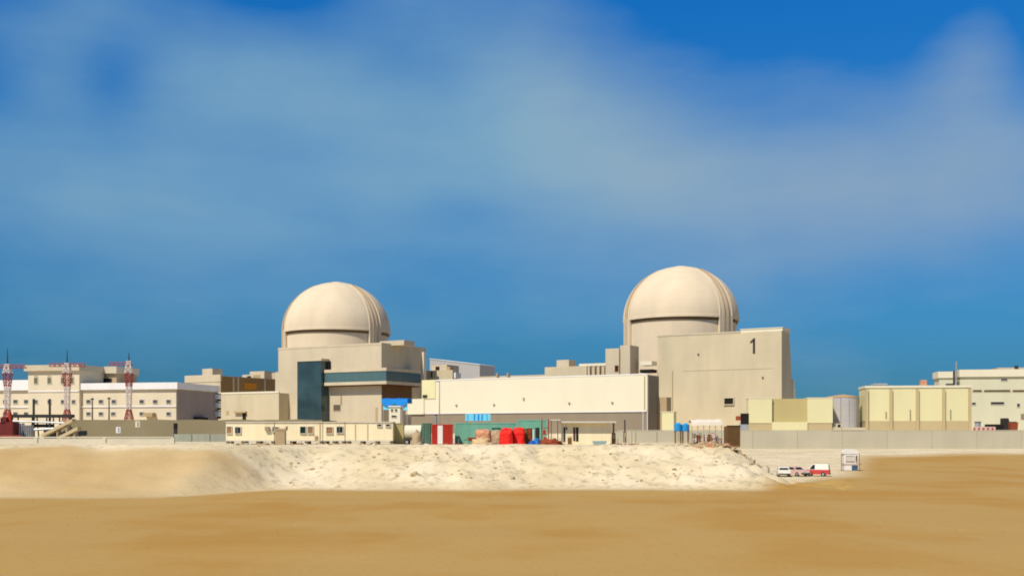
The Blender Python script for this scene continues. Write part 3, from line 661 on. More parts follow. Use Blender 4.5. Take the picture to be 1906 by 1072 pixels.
for i, (a, c, t_, m_, nm) in enumerate(((27, 40, 787, whitep, 'white'), (43, 57, 791, steel, 'grey'))):
    F = Fr(c, 243, 0, 4.7); T = thing('equipment_box', '%s ribbed equipment cabinet under the black gantry' % nm, 'cabinet', F.loc)
    b = MB(); b.box(F.x(a), 0, 0, 1.6, 0, F.z(t_)); b.build('body', m_, T)
    b = MB()
    for k in range(4): xx = F.x(a) + abs(F.x(a)) * (k + .5) / 4; b.box(xx - .06, xx + .06, -.08, 0, .1, F.z(t_) - .1)
    b.build('ribs', darksteel, T)
D = 228; X, Y = at_(8, D); b = MB(); b.blob((0, 0, 0), (7.5, 2.2, 1.3), 4); tag(b.build('spoil_heap', rust, None, smooth=50, loc=(X, Y, 4.6)), 'low rusty red spoil heap below the red tracked machine', 'heap')
for i, (px, py, m_, lab) in enumerate(((220, 800, whitep, 'white box on a stand before the embankment, taller of the two boxes'), (256, 789, cream, 'cream lamp head on a thin post before the brown embankment'))):
    D = 245; X, Y = at_(px, D); zb = 4.6; zt_ = CZ + (HY - py) * D / FP - zb
    T = thing('junction_box', lab, 'box', (X, Y, zb)); b = MB(); b.box(-.5, .5, 0, .6, zt_ - .7, zt_ + .7); b.build('box', m_, T)
    b = MB(); b.tube((0, .3, 0), (0, .3, zt_ - .7), .08); b.build('stand', steel, T)
    b = MB(); b.box(-.06, .06, -.03, 0, zt_ - .55, zt_ + .55); b.box(.2, .28, -.03, 0, zt_ - .55, zt_ + .55); b.build('door_seam', darksteel, T)
D = 250; X, Y = at_(345, D); F = Fr(348, D, 0, 4.6); T = thing('generator_set', 'small dark cabinet against the embankment left of the site fence end', 'cabinet', F.loc)
b = MB(); b.box(F.x(343), 0, -8, -7, F.z(798), F.z(788)); b.build('body', dark, T); b = MB(); b.box(F.x(343), 0, -7.9, -7.1, 0, F.z(798) - .01); b.build('stand', darksteel, T)

# ------------------------------------------------------------------ right hand blocks
F = Fr(1550, 330, 8); T = thing('yellow_block', 'low yellow cream block with a recessed khaki middle, left of the silver tank', 'building', F.loc, F.rotz)
x0, xa, xb_ = F.x(1393), F.x(1437), F.x(1503); zt = F.z(741); z1 = F.z(787)
b = MB(); b.box(x0, xa, 0, 8, z1, zt); b.build('left_bay', creamy, T)
b = MB(); b.box(xb_, 0, 0, 8, z1, zt); b.build('right_bay', creamy, T)
b = MB(); b.box(xa + .01, xb_ - .01, 1.2, 8, z1 - .5, zt - .05); b.build('middle_bay', khaki, T)
for a_, c_ in ((x0 + .15, xa - .01), (xb_ + .01, -.15)): b = MB(); b.box(a_, c_, .15, 8, -1, z1 - .01); b.build('plinth', plinth, T)
b = MB(); b.box(xa + .01, xb_ - .01, -.3, 1.15, -1, F.z(785)); b.build('middle_plinth', creamy, T)
b = MB(); b.box(x0 - .1, xa + .1, -.1, 8.1, zt, zt + .25); b.box(xb_ - .1, .1, -.1, 8.1, zt, zt + .25); b.build('coping', cream, T)
F = Fr(1394, 322, 8); T = thing('black_machine', 'black and rust machine against the left end of the yellow cream block', 'machine', F.loc, F.rotz)
b = MB(); b.box(F.x(1379), 0, 0, 1.8, F.z(789), F.z(769)); b.build('body', dark, T)
b = MB(); b.box(F.x(1370), F.x(1379) - .01, .2, 1.4, F.z(782), F.z(774)); b.build('arm', rust, T)
b = MB(); b.box(F.x(1376), -.2, .1, 1.7, -1, F.z(789) - .01); b.build('base', steel, T)
# tank
D = 335; X, Y = at_(1578, D); T = thing('storage_tank', 'silver cylindrical tank with a shallow cone roof between the yellow blocks', 'tank', (X, Y + 5, 6.3))
r_ = 28.5 * (D + 5) / FP; zs = (HY - 739) * D / FP + .2
b = MB(); b.cyl(0, 0, 0, zs, r_, n=48, cap=False); b.build('shell', tankm, T, smooth=30)
b = MB(); b.cyl(0, 0, zs, zs + .35, r_ + .12, r_ + .12, n=48); b.cyl(0, 0, zs + .35, zs + 1.0, r_ - .1, .3, n=48); b.build('roof', mat('tank_roof', (196, 160, 110), rough=.6, var=.1), T, smooth=30)
b = MB()
for k in range(12):
    a = 2 * pi * k / 12 + .1; b.tube((cos(a) * (r_ + .1), sin(a) * (r_ + .1), 0), (cos(a) * (r_ + .1), sin(a) * (r_ + .1), zs), .09, 5)
b.build('stiffeners', steel, T)
def wheel(T, x, y, r, w_=.24, axis='y'):
    b = MB(); n = 18
    v = []; 
    for yy in (-w_ / 2, w_ / 2):
        for i in range(n): v.append((x + r * cos(2 * pi * i / n), y + yy, r + r * sin(2 * pi * i / n)))
    f = [(i, (i + 1) % n, (i + 1) % n + n, i + n) for i in range(n)] + [tuple(range(n - 1, -1, -1)), tuple(range(n, 2 * n))]
    b.add(v, f); wo_ = b.build('wheel', tyre, T, smooth=40)
    b = MB(); v = []
    for yy in (-w_ / 2 - .015, w_ / 2 + .015):
        for i in range(n): v.append((x + r * .55 * cos(2 * pi * i / n), y + yy, r + r * .55 * sin(2 * pi * i / n)))
    b.add(v, f); b.build('rim', steel, wo_, smooth=40)
def car(px, D, rot, paint, label, L_=4.3, H=1.5, W=1.78, van=False, lower=None):
    X, Y = at_(px, D); T = thing('parked_van' if van else 'parked_car', label, 'van' if van else 'car', (X, Y, height(X, Y)), R(rot))
    h = L_ / 2; w_ = W / 2
    if van: top = [(-h + .15, H), (h - 1.25, H), (h - .55, H * .55)]; low = [(h, .9), (h, .35), (-h, .35), (-h, 1.0)]
    else: top = [(-h + .75, H), (h - 1.75, H), (h - 1.05, .92)]; low = [(h, .82), (h, .32), (-h, .32), (-h, .95), (-h + .2, 1.0)]
    # body with tumblehome: lower hull full width, cabin narrower
    belt = .95 if not van else 1.0
    b = MB(); b.prism_y([(-h, .3), (h, .3), (h + .02, .6), (h - .06, .84), (h - 1.05, belt), (-h + .12, belt), (-h, .8)] if not van else [(-h, .3), (h, .3), (h + .02, .7), (h - .5, belt), (-h, belt)], -w_, w_)
    bo = b.build('body', lower or paint, T, smooth=25)
    xr, xf = (-h + .05, h - .55) if van else (-h + .25, h - 1.1); tr, tf = (-h + .12, h - 1.2) if van else (-h + .8, h - 1.85)
    def cab(xr, xf, tr, tf, z0, z1, a, c): return [(xr, -a, z0), (xf, -a, z0), (xf, a, z0), (xr, a, z0), (tr, -c, z1), (tf, -c, z1), (tf, c, z1), (tr, c, z1)]
    b = MB(); b.hexa(cab(xr, xf, tr, tf, belt, H, w_ - .03, w_ - .2)); co_ = b.build('cabin', paint, T)
    k = .1; f = lambda z: (z - belt) / (H - belt)
    b = MB(); z0, z1 = belt + .06, H - .12
    for s in (-1, 1):        # side glass, slightly proud
        ys0, ys1 = (w_ - .03 - .17 * f(z0)) + .012, (w_ - .03 - .17 * f(z1)) + .012
        xs0, xs1 = (xr + (tr - xr) * f(z0) + .15, xf + (tf - xf) * f(z0) - .15); xt0, xt1 = (xr + (tr - xr) * f(z1) + .15, xf + (tf - xf) * f(z1) - .15)
        if van: xs0 = xt0 = (xf + xr) / 2 + .5
        q_ = [(xs0, s * ys0, z0), (xs1, s * ys0, z0), (xt1, s * ys1, z1), (xt0, s * ys1, z1)]; b.add(q_, [(0, 1, 2, 3)] if s < 0 else [(3, 2, 1, 0)])
    b.build('side_window', darkglass, T)
    for nm, xa_, xb2, sg in (('windscreen', xf, tf, 1), ('rear_window', xr, tr, -1)):
        b = MB(); x_0, x_1 = xa_ + (xb2 - xa_) * f(z0) + .015 * sg, xa_ + (xb2 - xa_) * f(z1) + .015 * sg
        q_ = [(x_0, -w_ + .18, z0), (x_0, w_ - .18, z0), (x_1, w_ - .3, z1), (x_1, -w_ + .3, z1)]; b.add(q_, [(0, 1, 2, 3)] if sg > 0 else [(3, 2, 1, 0)]); b.build(nm, darkglass, T)
    for sx in (-1, 1):
        for sy in (-1, 1): wheel(T, sx * (h - .85), sy * (w_ - .1), .33)
    for sy in (-1, 1):
        b = MB(); b.box(h - .02, h + .04, sy * .6 - .2, sy * .6 + .2, .6, .76); b.build('headlight', lampm, T)
        b = MB(); b.box(-h - .03, -h + .02, sy * .65 - .16, sy * .65 + .16, .65, .85); b.build('tail_light', tail, T)
    for x_ in (h + .03, -h - .1): b = MB(); b.box(x_, x_ + .07, -w_ + .05, w_ - .05, .32, .5); b.build('bumper', darksteel, T)
    return T
car(1458.5, 160, -100, carw, 'white hatchback, leftmost of the three vehicles on the sand', 4.0, 1.42)
car(1483.5, 161, -62, carp, 'pale pink car between the white hatchback and the red and white van', 3.6, 1.45)
car(1521, 161, 158, carw, 'red and white van, rightmost of the three vehicles on the sand', 3.6, 1.85, 1.8, van=True, lower=carr)
# sentry booth
D = 183; X, Y = at_(1584, D); T = thing('sentry_booth', 'white sentry booth with a rounded roof standing alone on the sand', 'booth', (X, Y, height(X, Y)), R(-6))
b = MB(); b.box(-1.15, 1.15, 0, 2.1, 1.25, 2.9); b.build('body', whitepaint, T)
b = MB(); b.prism_y([(1.3 * cos(pi * i / 14), 2.9 + .85 * sin(pi * i / 14)) for i in range(15)], -.1, 2.2); b.build('roof', whitepaint, T, smooth=40)
b = MB(); b.box(-1.2, 1.2, -.05, 2.15, .98, 1.24); b.build('belt_rail', mat('pink_grey_paint', (190, 172, 160), var=.05), T)
b = MB(); b.box(-1.1, .12, .0, 2.1, .1, .97); b.build('white_panel', whitepaint, T)
b = MB(); b.box(.13, 1.12, .0, 2.1, .1, .97); b.build('blue_panel', mat('slate_blue_paint', (62, 88, 112), rough=.5, var=.2, scale=2), T)
window(T, .78, .98, 1.6, 2.6, -.01, dark, frame_w, t=.05); window(T, -.85, .5, 1.75, 2.55, -.01, mat('pale_shutter', (200, 190, 178), var=.08), frame_w, t=.07)
for xx in (-1.55, 1.45): b = MB(); b.tube((xx, .2, 0), (xx, .2, 2.95), .05); b.build('post', brown, T)
b = MB(); b.tube((-1.55, .2, 2.85), (-1.1, .2, 2.85), .04); b.tube((1.1, .2, 1.1), (1.9, .2, 1.1), .04); b.build('rail', brown, T)
b = MB(); b.box(-1.3, 1.3, -.15, 2.25, -.2, .09); b.build('base', blockm, T)

F = Fr(1808, 330, 8); T = thing('four_bay_block', 'yellow cream block of four bays divided by darker pilasters', 'building', F.loc, F.rotz)
x0 = F.x(1611); zt = F.z(721); z1 = F.z(783)
b = MB(); b.box(x0, 0, 0, 11, z1, zt); b.build('wall', creamy, T)
b = MB(); b.box(x0 + .1, -.1, -.12, 11, -1, z1 - .01); b.build('plinth', plinth, T)
b = MB(); b.box(x0 - .2, .2, -.25, 11.2, zt + .01, zt + .7); b.build('parapet', cream, T)
for c in (1613, 1658, 1707, 1756, 1804.5):
    b = MB(); b.box(F.x(c - 2.6), F.x(c + 2.6), -.75, -.13, -1, zt - .4); b.build('pilaster', plinth, T)
for c, a0, a1 in ((1694, 782, 762), (1769, 780, 762), (1649, 778, 766)):
    b = MB(); b.tube((F.x(c), -.2, F.z(a0)), (F.x(c), -.2, F.z(a1)), .14, 6); b.build('pipe', plinth_g, T)
b = MB(); b.box(F.x(1626), F.x(1655), 2, 6, zt + .71, F.z(715)); b.box(F.x(1627), F.x(1654), 1.6, 6.4, F.z(715), F.z(712)); b.build('roof_unit', steel, T)
b = MB(); b.box(F.x(1717), F.x(1728), 2, 4, zt + .71, F.z(706)); b.build('roof_unit', pinkm, T)

F = Fr(1990, 385, 8); T = thing('grey_green_hall', 'tall pale grey green hall at the right edge with dark slot windows', 'building', F.loc, F.rotz)
x0 = F.x(1787); pale = mat('pale_green_grey_render', (204, 200, 172), var=.03, scale=.1, streak=.04, joints=(8.2, 0, .06))
zt = F.z(700)
b = MB(); b.box(x0, 0, 0, 14, -1, zt); b.build('wall', pale, T)
b = MB(); b.box(x0 - .4, .4, -.7, 14.4, zt + .01, F.z(686.5)); b.build('parapet', cream, T)
xt = F.x(1744); b = MB(); b.box(xt + .5, x0 - 1.8, -1, 6, -1, F.z(702)); b.build('stair_block', pale, T)
b = MB(); b.box(xt, x0 - 1.4, -1.5, 6.4, F.z(702) + .01, F.z(689)-.2); b.build('stair_roof', cream, T)
b = MB(); b.box(F.x(1759), F.x(1775), -1.15, -1.01, F.z(719,x0), F.z(714,x0)); b.build('vent', darksteel, T)
for a, c in ((1811, 1827), (1832, 1880), (1885, 1935)):
    xa, xc2 = F.x(a), F.x(c); window(T, xa, xc2, F.z(728.5, xa), F.z(726, xa), -.01, darkglass, plinth, t=.15, name='slot_window')
for a, c, q0, q1 in ((1844, 1869, 752.5, 748), (1809, 1816, 753, 749), (1893, 1898, 757, 751), (1863, 1875, 708, 705)):
    xa, xc2 = F.x(a), F.x(c); window(T, xa, xc2, F.z(q0, xa), F.z(q1, xa), -.01, darksteel, frame_w, t=.18, name='louvre_window')
xa = F.x(1900); b = MB(); b.box(xa, xa + 3, -.2, -.01, F.z(780, xa), F.z(770, xa)); b.build('shutter', plinth_g, T)
F = Fr(2000, 420, 8); T = thing('rear_roof', 'thin pinkish roof just showing above the hall at the right edge', 'roof', (F.o[0], F.o[1], 6.3), F.rotz)
b = MB(); b.box(F.x(1858), 0, 0, 10, 0, F.z(683)); b.build('wall', conc, T); b = MB(); b.box(F.x(1888), F.x(1894), -1, 0, F.z(684), F.z(680)); b.build('vent', darksteel, T)
D = 372; X, Y = at_(1780, D); T = thing('flue_pole', 'grey and dark flue pole beside the hall roof at right', 'pole', (X, Y, 6.3))
b = MB(); b.tube((0, 0, 0), (0, 0, (HY - 673) * D / FP + .2), .28, 10); b.build('shaft', steel, T, smooth=40)
b = MB(); b.tube((-.75, .1, 0), (-.75, .1, (HY - 690) * D / FP + .2), .35, 10); b.build('flue', darksteel, T, smooth=40)

# trucks behind the wall
def truck(px0, px1, D, ptop, cabm, bedm, label, flip=False, bed_top=None, zb=6.3):
    F = Fr((px0 + px1) / 2, D, 0, zb); T = thing('parked_truck', label, 'truck', F.loc, pi if flip else 0)
    h = (px1 - px0) * D / FP / 2; zt = F.z(ptop)
    b = MB(); b.prism_y([(-h, .8), (-h + 1.9, .8), (-h + 1.9, zt), (-h + .5, zt), (-h, zt * .62)], -1.15, 1.15); b.build('cab', cabm, T)
    b = MB(); b.prism_y([(-h - .02, zt * .66), (-h + .42, zt * .96), (-h + .38, zt * .96), (-h - .06, zt * .66)], -.95, .95); b.build('windscreen', darkglass, T)
    b = MB(); b.box(-h + .75, -h + 1.6, -1.17, -1.151, zt * .62, zt * .9); b.build('side_window', darkglass, T)
    b = MB(); b.box(-h + 2.05, h, -1.2, 1.2, 1.0, bed_top or zt * .6); b.build('cargo_bed', bedm, T)
    b = MB(); b.box(-h + .2, h - .2, -.5, .5, .55, .99); b.build('chassis', darksteel, T)
    for xx in (-h + 1.0, h - 1.2, h - 2.3):
        for yy in (-1.0, 1.0): wheel(T, xx, yy, .5, .3)
truck(1552, 1608, 309, 788, carb, carb, 'beige flatbed truck in front of the silver tank')
truck(1836, 1877, 316, 778, darksteel, dark, 'black dump truck before the grey green hall', True)
F = Fr(1853, 308, 0, 6.3); T = thing('pink_barrier', 'pink and red site barrier standing in front of the black dump truck', 'barrier', F.loc)
b = MB(); b.box(F.x(1812), 0, 0, .3, .2, 1.9); b.build('panel', carp, T); b = MB()
for k in range(5): b = MB(); b.box(F.x(1812) + 1.3 * k, F.x(1812) + 1.3 * k + .5, -.04, 0, .6, 1.6); b.build('stripe', towred, T)
b = MB(); b.box(F.x(1814), F.x(1814) + .3, -.3, .6, -.1, .19); b.box(-.6, -.3, -.3, .6, -.1, .19); b.build('foot', darksteel, T)
for i, (px, m_, s) in enumerate(((1820, steel, 'round grey'), (1886, rust, 'rust coloured'))):
    X, Y = at_(px, 312); T = thing('site_skip', '%s container right behind the boundary wall, near the black dump truck' % s, 'container', (X, Y, 6.3))
    b = MB(); (b.cyl(0, 0, 0, 3.2, .8, n=16) if i == 0 else b.prism_y([(-.8, 0), (.8, 0), (1.1, 3.2), (-1.1, 3.2)], -.8, .8)); b.build('body', m_, T, smooth=40)
    b = MB(); b.cyl(0, 0, 3.201, 3.4, .95, n=16); b.build('rim', darksteel, T)

# ------------------------------------------------------------------ cabins on the plateau
DC = 147
def cabin(px0, px1, label, wins, seams=(), D=DC, top=784.5, bot=820.5, zb=None, group='cream portable cabins standing on blocks'):
    zb = height(*at_((px0 + px1) / 2, D)) - .05
    F = Fr(px1, D, 0, zb); T = thing('portable_cabin', label, 'cabin', F.loc, 0, group)
    x0 = F.x(px0); zt = F.z(top + 2.0); z0 = F.z(bot)
    b = MB(); b.box(x0 + .03, -.03, 0, 2.9, z0, zt); b.build('body', cabinm, T)
    b = MB(); b.box(x0, 0, -.12, 3.0, zt + .005, F.z(top)); b.build('roof', cabinroof, T)
    b = MB(); b.box(x0 + .05, -.05, -.05, -.005, z0 - .02, z0 + .12); b.build('skirt_rail', frame_w, T)
    n = max(3, int(-x0 / 1.6))
    for i in range(n):
        xx = x0 + .25 + (-x0 - .5) * i / (n - 1)
        for yy in (.1, 2.3): b = MB(); b.box(xx - .2, xx + .2, yy, yy + .4, -.3, z0 - .021); b.build('support_block', blockm, T)
    for kind, a, c, q0, q1 in wins:
        if kind == 'd':
            b = MB(); b.box(F.x(a), F.x(c), -.07, -.01, F.z(q0), F.z(q1)); d_ = b.build('door', conc_dk, T)
            b = MB(); b.box(F.x(c) - .2, F.x(c) - .12, -.12, -.07, F.z((q0 + q1) / 2), F.z((q0 + q1) / 2) + .15); b.build('handle', darksteel, d_)
        elif kind == 's': b = MB(); b.box(F.x(a), F.x(c), -.09, -.01, F.z(q0), F.z(q1)); b.build('downpipe', conc_dk, T)
        elif kind == 'ac':
            b = MB(); b.box(F.x(a), F.x(c), -.4, -.01, F.z(q0), F.z(q1)); b.build('cooling_unit', blockm, T)
        else: window(T, F.x(a), F.x(c), F.z(q0), F.z(q1), -.01, {'w': darkglass, 'b': brownw, 'g': mat('green_dark_glass', (20, 48, 36), rough=.2, var=.2, scale=3)}[kind], frame_w, t=.09)
    return T
cabin(420, 510.5, 'leftmost cream portable cabin, at the end of the grey fence', [('b', 423, 431, 806, 794), ('w', 438, 441.5, 806, 795), ('w', 442.5, 448, 806, 795), ('ac', 494, 502, 801, 794), ('w', 507.5, 509.8, 803, 795)])
cabin(511, 600.5, 'second cream cabin from the left, half hidden by the tan concrete post', [('w', 513, 518, 803, 795), ('g', 559, 569, 806, 794), ('b', 573.5, 582.5, 806, 794), ('d', 586, 592, 820, 811), ('s', 595, 596, 820, 788)])
cabin(601, 642, 'short cream cabin third from the left with one brown and one dark window', [('b', 608, 619, 806, 795), ('g', 627, 631.5, 805, 794), ('w', 632.5, 638, 805, 794)])
cabin(642.5, 731.5, 'rightmost long cream cabin with two tiny high windows', [('w', 702.5, 710, 793, 789.5), ('w', 718.5, 726, 793, 789.5), ('s', 661, 661.7, 819, 789), ('s', 684, 684.7, 819, 789)])
X, Y = at_(521, 143.5); T = thing('concrete_post', 'square tan concrete block with raised corners in front of the cabins', 'block', (X, Y, height(X, Y) - .3))
b = MB(); b.box(-.65, .65, 0, .9, 0, 2.2); b.build('shaft', conc_dk, T)
b = MB(); b.prism_y([(-.8, 2.2), (.8, 2.2), (.9, 2.75), (.62, 2.45), (-.62, 2.45), (-.9, 2.75)], -.05, .95); b.build('head', conc_dk, T)
F = Fr(751, 149, 0, 4.8); T = thing('tan_container', 'small plain tan steel box right of the cream cabins', 'container', F.loc)
b = MB(); b.box(F.x(732.5), 0, 0, 2.4, .1, F.z(788)); b.build('body', khaki, T)
b = MB(); b.box(F.x(732.5), .02, -.06, -.0, F.z(788.5), F.z(787)); b.box(F.x(732.5), .02, -.06, 0, .1, .25); b.build('rails', conc_dk, T)
b = MB()
for k in range(6): xx = F.x(732.5) + .15 + .21 * k; b.box(xx, xx + .06, -.04, 0, .3, F.z(790))
b.build('ribs', khaki, T)
# white tent-like tanker
X, Y = at_(768, 148); T = thing('water_bowser', 'cream rounded water tank on wheels between the tan box and green container', 'tank', (X, Y, 4.85))
b = MB(); n = 16
v = [( -1.15 if j == 0 else 1.15, 1 + 1.0 * cos(2 * pi * i / n), 1.75 + .95 * sin(2 * pi * i / n)) for j in range(2) for i in range(n)]
b.add(v, [(i, (i + 1) % n, (i + 1) % n + n, i + n) for i in range(n)] + [tuple(range(n - 1, -1, -1)), tuple(range(n, 2 * n))]); b.build('tank', cream, T, smooth=40)
b = MB(); b.box(-1.2, 1.2, .2, 1.8, .6, .78); b.build('frame', darksteel, T)
for xx in (-.8, .7):
    for yy in (.15, 1.85): wheel(T, xx, yy, .36)
b = MB(); b.blob((0, 0, 0), (.75, .8, 2.1), 3, rough=.3, m=8); tag(b.build('earth_pile', conc_dk, None, smooth=60, loc=(*at_(776, 144), 4.7)), 'narrow pointed brown earth pile left of the green container', 'pile')

def container(px0, px1, D, top, m, label, stripe=None, rotz=0, depth=6.0, doors=True, zb=4.8, group='shipping containers on the plateau'):
    F = Fr(px1, D, 0, zb); T = thing('shipping_container', label, 'container', F.loc, R(rotz), group)
    x0 = F.x(px0); zt = F.z(top)
    b = MB(); b.box(x0 + .06, -.06, .06, depth, .14, zt - .06); b.build('body', m, T)
    b = MB()
    b.box(x0, 0, 0, .14, .0, .16); b.box(x0, 0, 0, .14, zt - .14, zt)
    for xx in (x0, -.14): b.box(xx, xx + .14, -.005, .135, .165, zt - .145)
    b.box(x0, x0 + .1, .15, depth, zt - .12, zt+.002); b.box(-.1, 0, .15, depth, zt - .12, zt+.002); b.build('frame', m, T)
    w_ = -x0; n = int(w_ / .28); b = MB()
    for i in range(n): xx = x0 + .16 + (w_ - .34) * i / n; b.box(xx, xx + .13, .015, .058, .18, zt - .16)
    b.build('corrugation', m, T)
    if doors and w_ < 3.5:
        b = MB()
        for k in (.15, .4, .6, .85): b.tube((x0 + w_ * k, -.03, .2), (x0 + w_ * k, -.03, zt - .15), .035)
        b.build('lock_rod', steel, T)
    if stripe: b = MB(); b.box(F.x(stripe[0]), F.x(stripe[1]), -.035, .012, .17, zt - .15); b.build('white_panel', whitepaint, T)
    return T
container(785.5, 801, DC, 787.5, green, 'dark green shipping container left of the red container', depth=2.6)
container(803.5, 842, DC - .5, 789.5, red, 'red shipping container with a white upright panel', stripe=(814.5, 824), doors=False, depth=2.5)
container(846.5, 962, 150, 786.5, teal, 'long pale teal container right of the red container', doors=False, depth=2.5)
container(963, 1018, 158, 781, teal, 'pale green container end, behind the red tarpaulins', doors=False, depth=2.5)
# upper bits
F = Fr(913, 170, 0, 4.8); T = thing('striped_awning', 'pale cyan canopy with bright blue stripes above the teal container', 'canopy', F.loc)
x0 = F.x(866); b = MB(); b.box(x0, 0, 0, .35, F.z(783), F.z(770)); b.build('sheet', tarp_cyan, T)
b = MB()
for a, c in ((882, 884.5), (889, 892), (896, 898.5), (870, 871), (906, 907)): b.box(F.x(a), F.x(c), -.03, 0, F.z(782.5), F.z(770.5))
b.build('stripes', tarp_blue, T)
for xx in (x0 + .2, -.2): b = MB(); b.tube((xx, .6, 0), (xx, .6, F.z(770)), .07); b.build('post', steel, T)
F = Fr(758, 300, 10); T = thing('blue_canopy', 'bright blue tarpaulin canopy below the glazed gallery', 'canopy', F.loc, F.rotz)
x0 = F.x(710); zq = F.z(742); b = MB()
n = 12; vv = []; ff = []
for i in range(n + 1):
    xx = x0 - x0 * i / n; sag = .5 * sin(pi * ((i * 2 / n) % 1))
    vv += [(xx, 0, F.z(750) - sag * 1.6), (xx, 0.2, zq - sag * .3), (xx, 5, zq + .4 - sag * .3), (xx, 5.2, F.z(750))]
for i in range(n):
    for k in range(3): ff.append((i * 4 + k, i * 4 + 4 + k, i * 4 + 5 + k, i * 4 + 1 + k))
b.add(vv, ff); b.build('top_sheet', tarp_blue, T, smooth=50)
b = MB()
for a, c, q0 in ((712, 724, 762), (746, 757, 763), (725, 745, 755)): b.box(F.x(a), F.x(c), .5, .7, F.z(q0), F.z(749))
b.build('hanging_sheet', tarp_cyan, T)
for xx in (x0 + .3, x0 / 2, -.3): b = MB(); b.tube((xx, .9, -2), (xx, .9, zq), .1); b.build('post', steel, T)
F = Fr(745, 280, 10); T = thing('white_hut', 'small white hut with three dark windows under the blue canopy', 'hut', F.loc, F.rotz)
x0 = F.x(724); b = MB(); b.box(x0, 0, 0, 3, -1, F.z(757)); b.build('wall', cream, T); b = MB(); b.box(x0 - .15, .15, -.3, 3.1, F.z(757)+.005, F.z(755)); b.build('roof', whitep, T)
for a, c, q0, q1 in ((728, 731.5, 765, 761), (735.5, 739, 765, 761), (729, 738, 776, 773)): window(T, F.x(a), F.x(c), F.z(q0), F.z(q1), -.01, dark, frame_w, t=.08)
b = MB(); b.box(.01, .5, .2, .8, -1, F.z(760)); b.build('duct', sidegrey, T)
X, Y = at_(818, 155); T = thing('lamp_pole', 'thin dark lamp pole rising behind the red container', 'pole', (X, Y, 4.8))
b = MB(); b.tube((0, 0, 0), (0, 0, CZ + (HY - 710) * 155 / FP - 4.8), .11, 8, .05); b.build('shaft', conc_dk, T); b = MB(); b.box(-.5, .1, -.1, .1, CZ + (HY - 711) * 155 / FP - 4.8, CZ + (HY - 709.5) * 155 / FP - 4.8); b.build('lamp_head', steel, T)
X, Y = at_(811.5, 151); T = thing('exhaust_stack', 'short silver exhaust pipe above the red container', 'pipe', (X, Y, 4.8))
b = MB(); b.tube((0, 0, 0), (0, 0, CZ + (HY - 772) * 151 / FP - 4.8), .17, 10); b.build('shaft', steel, T, smooth=40); b = MB(); b.cyl(0, 0, CZ + (HY - 772) * 151 / FP - 4.8, CZ + (HY - 770.5) * 151 / FP - 4.8, .26, .1, n=12); b.build('rain_cap', darksteel, T)

# tarpaulin heaps and clutter
def heap(name, px, D, w_, h_, m, label, cat, seed, rough=.3, dep=1.3, zo=0):
    X, Y = at_(px, D); b = MB(); b.blob((0, 0, 0), (w_ / 2, dep, h_), seed, n=22, m=10, rough=rough)
    return tag(b.build(name, m, None, smooth=50, loc=(X, Y, height(X, Y) - .1 + zo)), label, cat)
def heap_box(name, px0, px1, D, py0, m, label, cat, seed):
    """a bulging wrapped load: a rounded block, wider than a dome"""
    X, Y = at_((px0 + px1) / 2, D); w_ = (px1 - px0) * D / FP / 2; zb = height(X, Y) - .08; h_ = CZ + (HY - py0) * D / FP - zb
    n, m_ = 28, 14; v = []; f = []
    for j in range(m_ + 1):
        th = (pi / 2) * j / m_
        for i in range(n):
            ph = 2 * pi * i / n; c_, s_ = cos(ph), sin(ph); e = .45
            k = 1 + .10 * noise.noise(Vector((c_ * 2 + seed, s_ * 2, th * 2))) + .06 * noise.noise(Vector((c_ * 6 + seed, s_ * 6, th * 5)))
            rx = abs(c_) ** e * (1 if c_ > 0 else -1); ry = abs(s_) ** e * (1 if s_ > 0 else -1)
            v.append((rx * w_ * k * cos(th) ** .2, ry * 1.1 * k * cos(th) ** .2, sin(th) ** .5 * h_ * (1 + .07 * noise.noise(Vector((c_ * 3, s_ * 3 + seed, 0))))))
    for j in range(m_):
        for i in range(n): f.append((j * n + i, j * n + (i + 1) % n, (j + 1) * n + (i + 1) % n, (j + 1) * n + i))
    b = MB(); b.add(v, f); return tag(b.build(name, m, None, smooth=60, loc=(X, Y, zb)), label, cat)
heap_box('tarpaulin_load', 931, 955, 144.5, 797, tarp_red, 'bright red tarpaulin covered load, left one of two', 'covered load', 1)
heap_box('tarpaulin_load', 954, 977, 145.6, 796, tarp_red, 'bright red tarpaulin covered load, right one of two', 'covered load', 5)
heap_box('brick_pallet', 884, 914, 145, 799, pinkm, 'pinkish stack of bricks left of the red covered loads', 'brick stack', 2)
heap_box('brick_pallet', 913, 933, 145.3, 801, mat('grey_tan_sack', (176, 150, 118), var=.2, scale=1.2, bump=.8), 'grey tan sack stack touching the left red covered load', 'sack stack', 8)
heap('spoil_heap', 896, 143, 3.0, 1.0, mat('pale_sand_heap', (206, 176, 130), var=.15, scale=1, bump=.7), 'small pale sand heap in front of the pinkish bricks', 'heap', 3)
F = Fr(932, 146.5, 0, 4.8); T = thing('plank_stack', 'dark planks lying on top of the tan stack behind', 'planks', F.loc)
b = MB(); b.box(F.x(915), 0, 1.3, 1.6, F.z(798.5), F.z(796)); b.box(F.x(917), F.x(930), .9, 1.2, F.z(798.5), F.z(797)); b.build('planks', dark, T); b = MB(); b.box(F.x(917), F.x(918.5), 1.3, 1.5, 0, F.z(798.6)); b.box(F.x(929), F.x(930.5), 1.3, 1.5, 0, F.z(798.6)); b.build('trestle', darksteel, T)
X, Y = at_(878, 143.5); T = thing('wheelbarrow', 'rusty orange wheelbarrow left of the pinkish bricks', 'wheelbarrow', (X, Y, height(X, Y)), 0)
b = MB(); b.hexa([(-.35, -.3, .45), (.35, -.3, .45), (.35, .3, .45), (-.35, .3, .45), (-.6, -.45, .95), (.55, -.45, .95), (.55, .45, .95), (-.6, .45, .95)]); b.build('tray', rust, T)
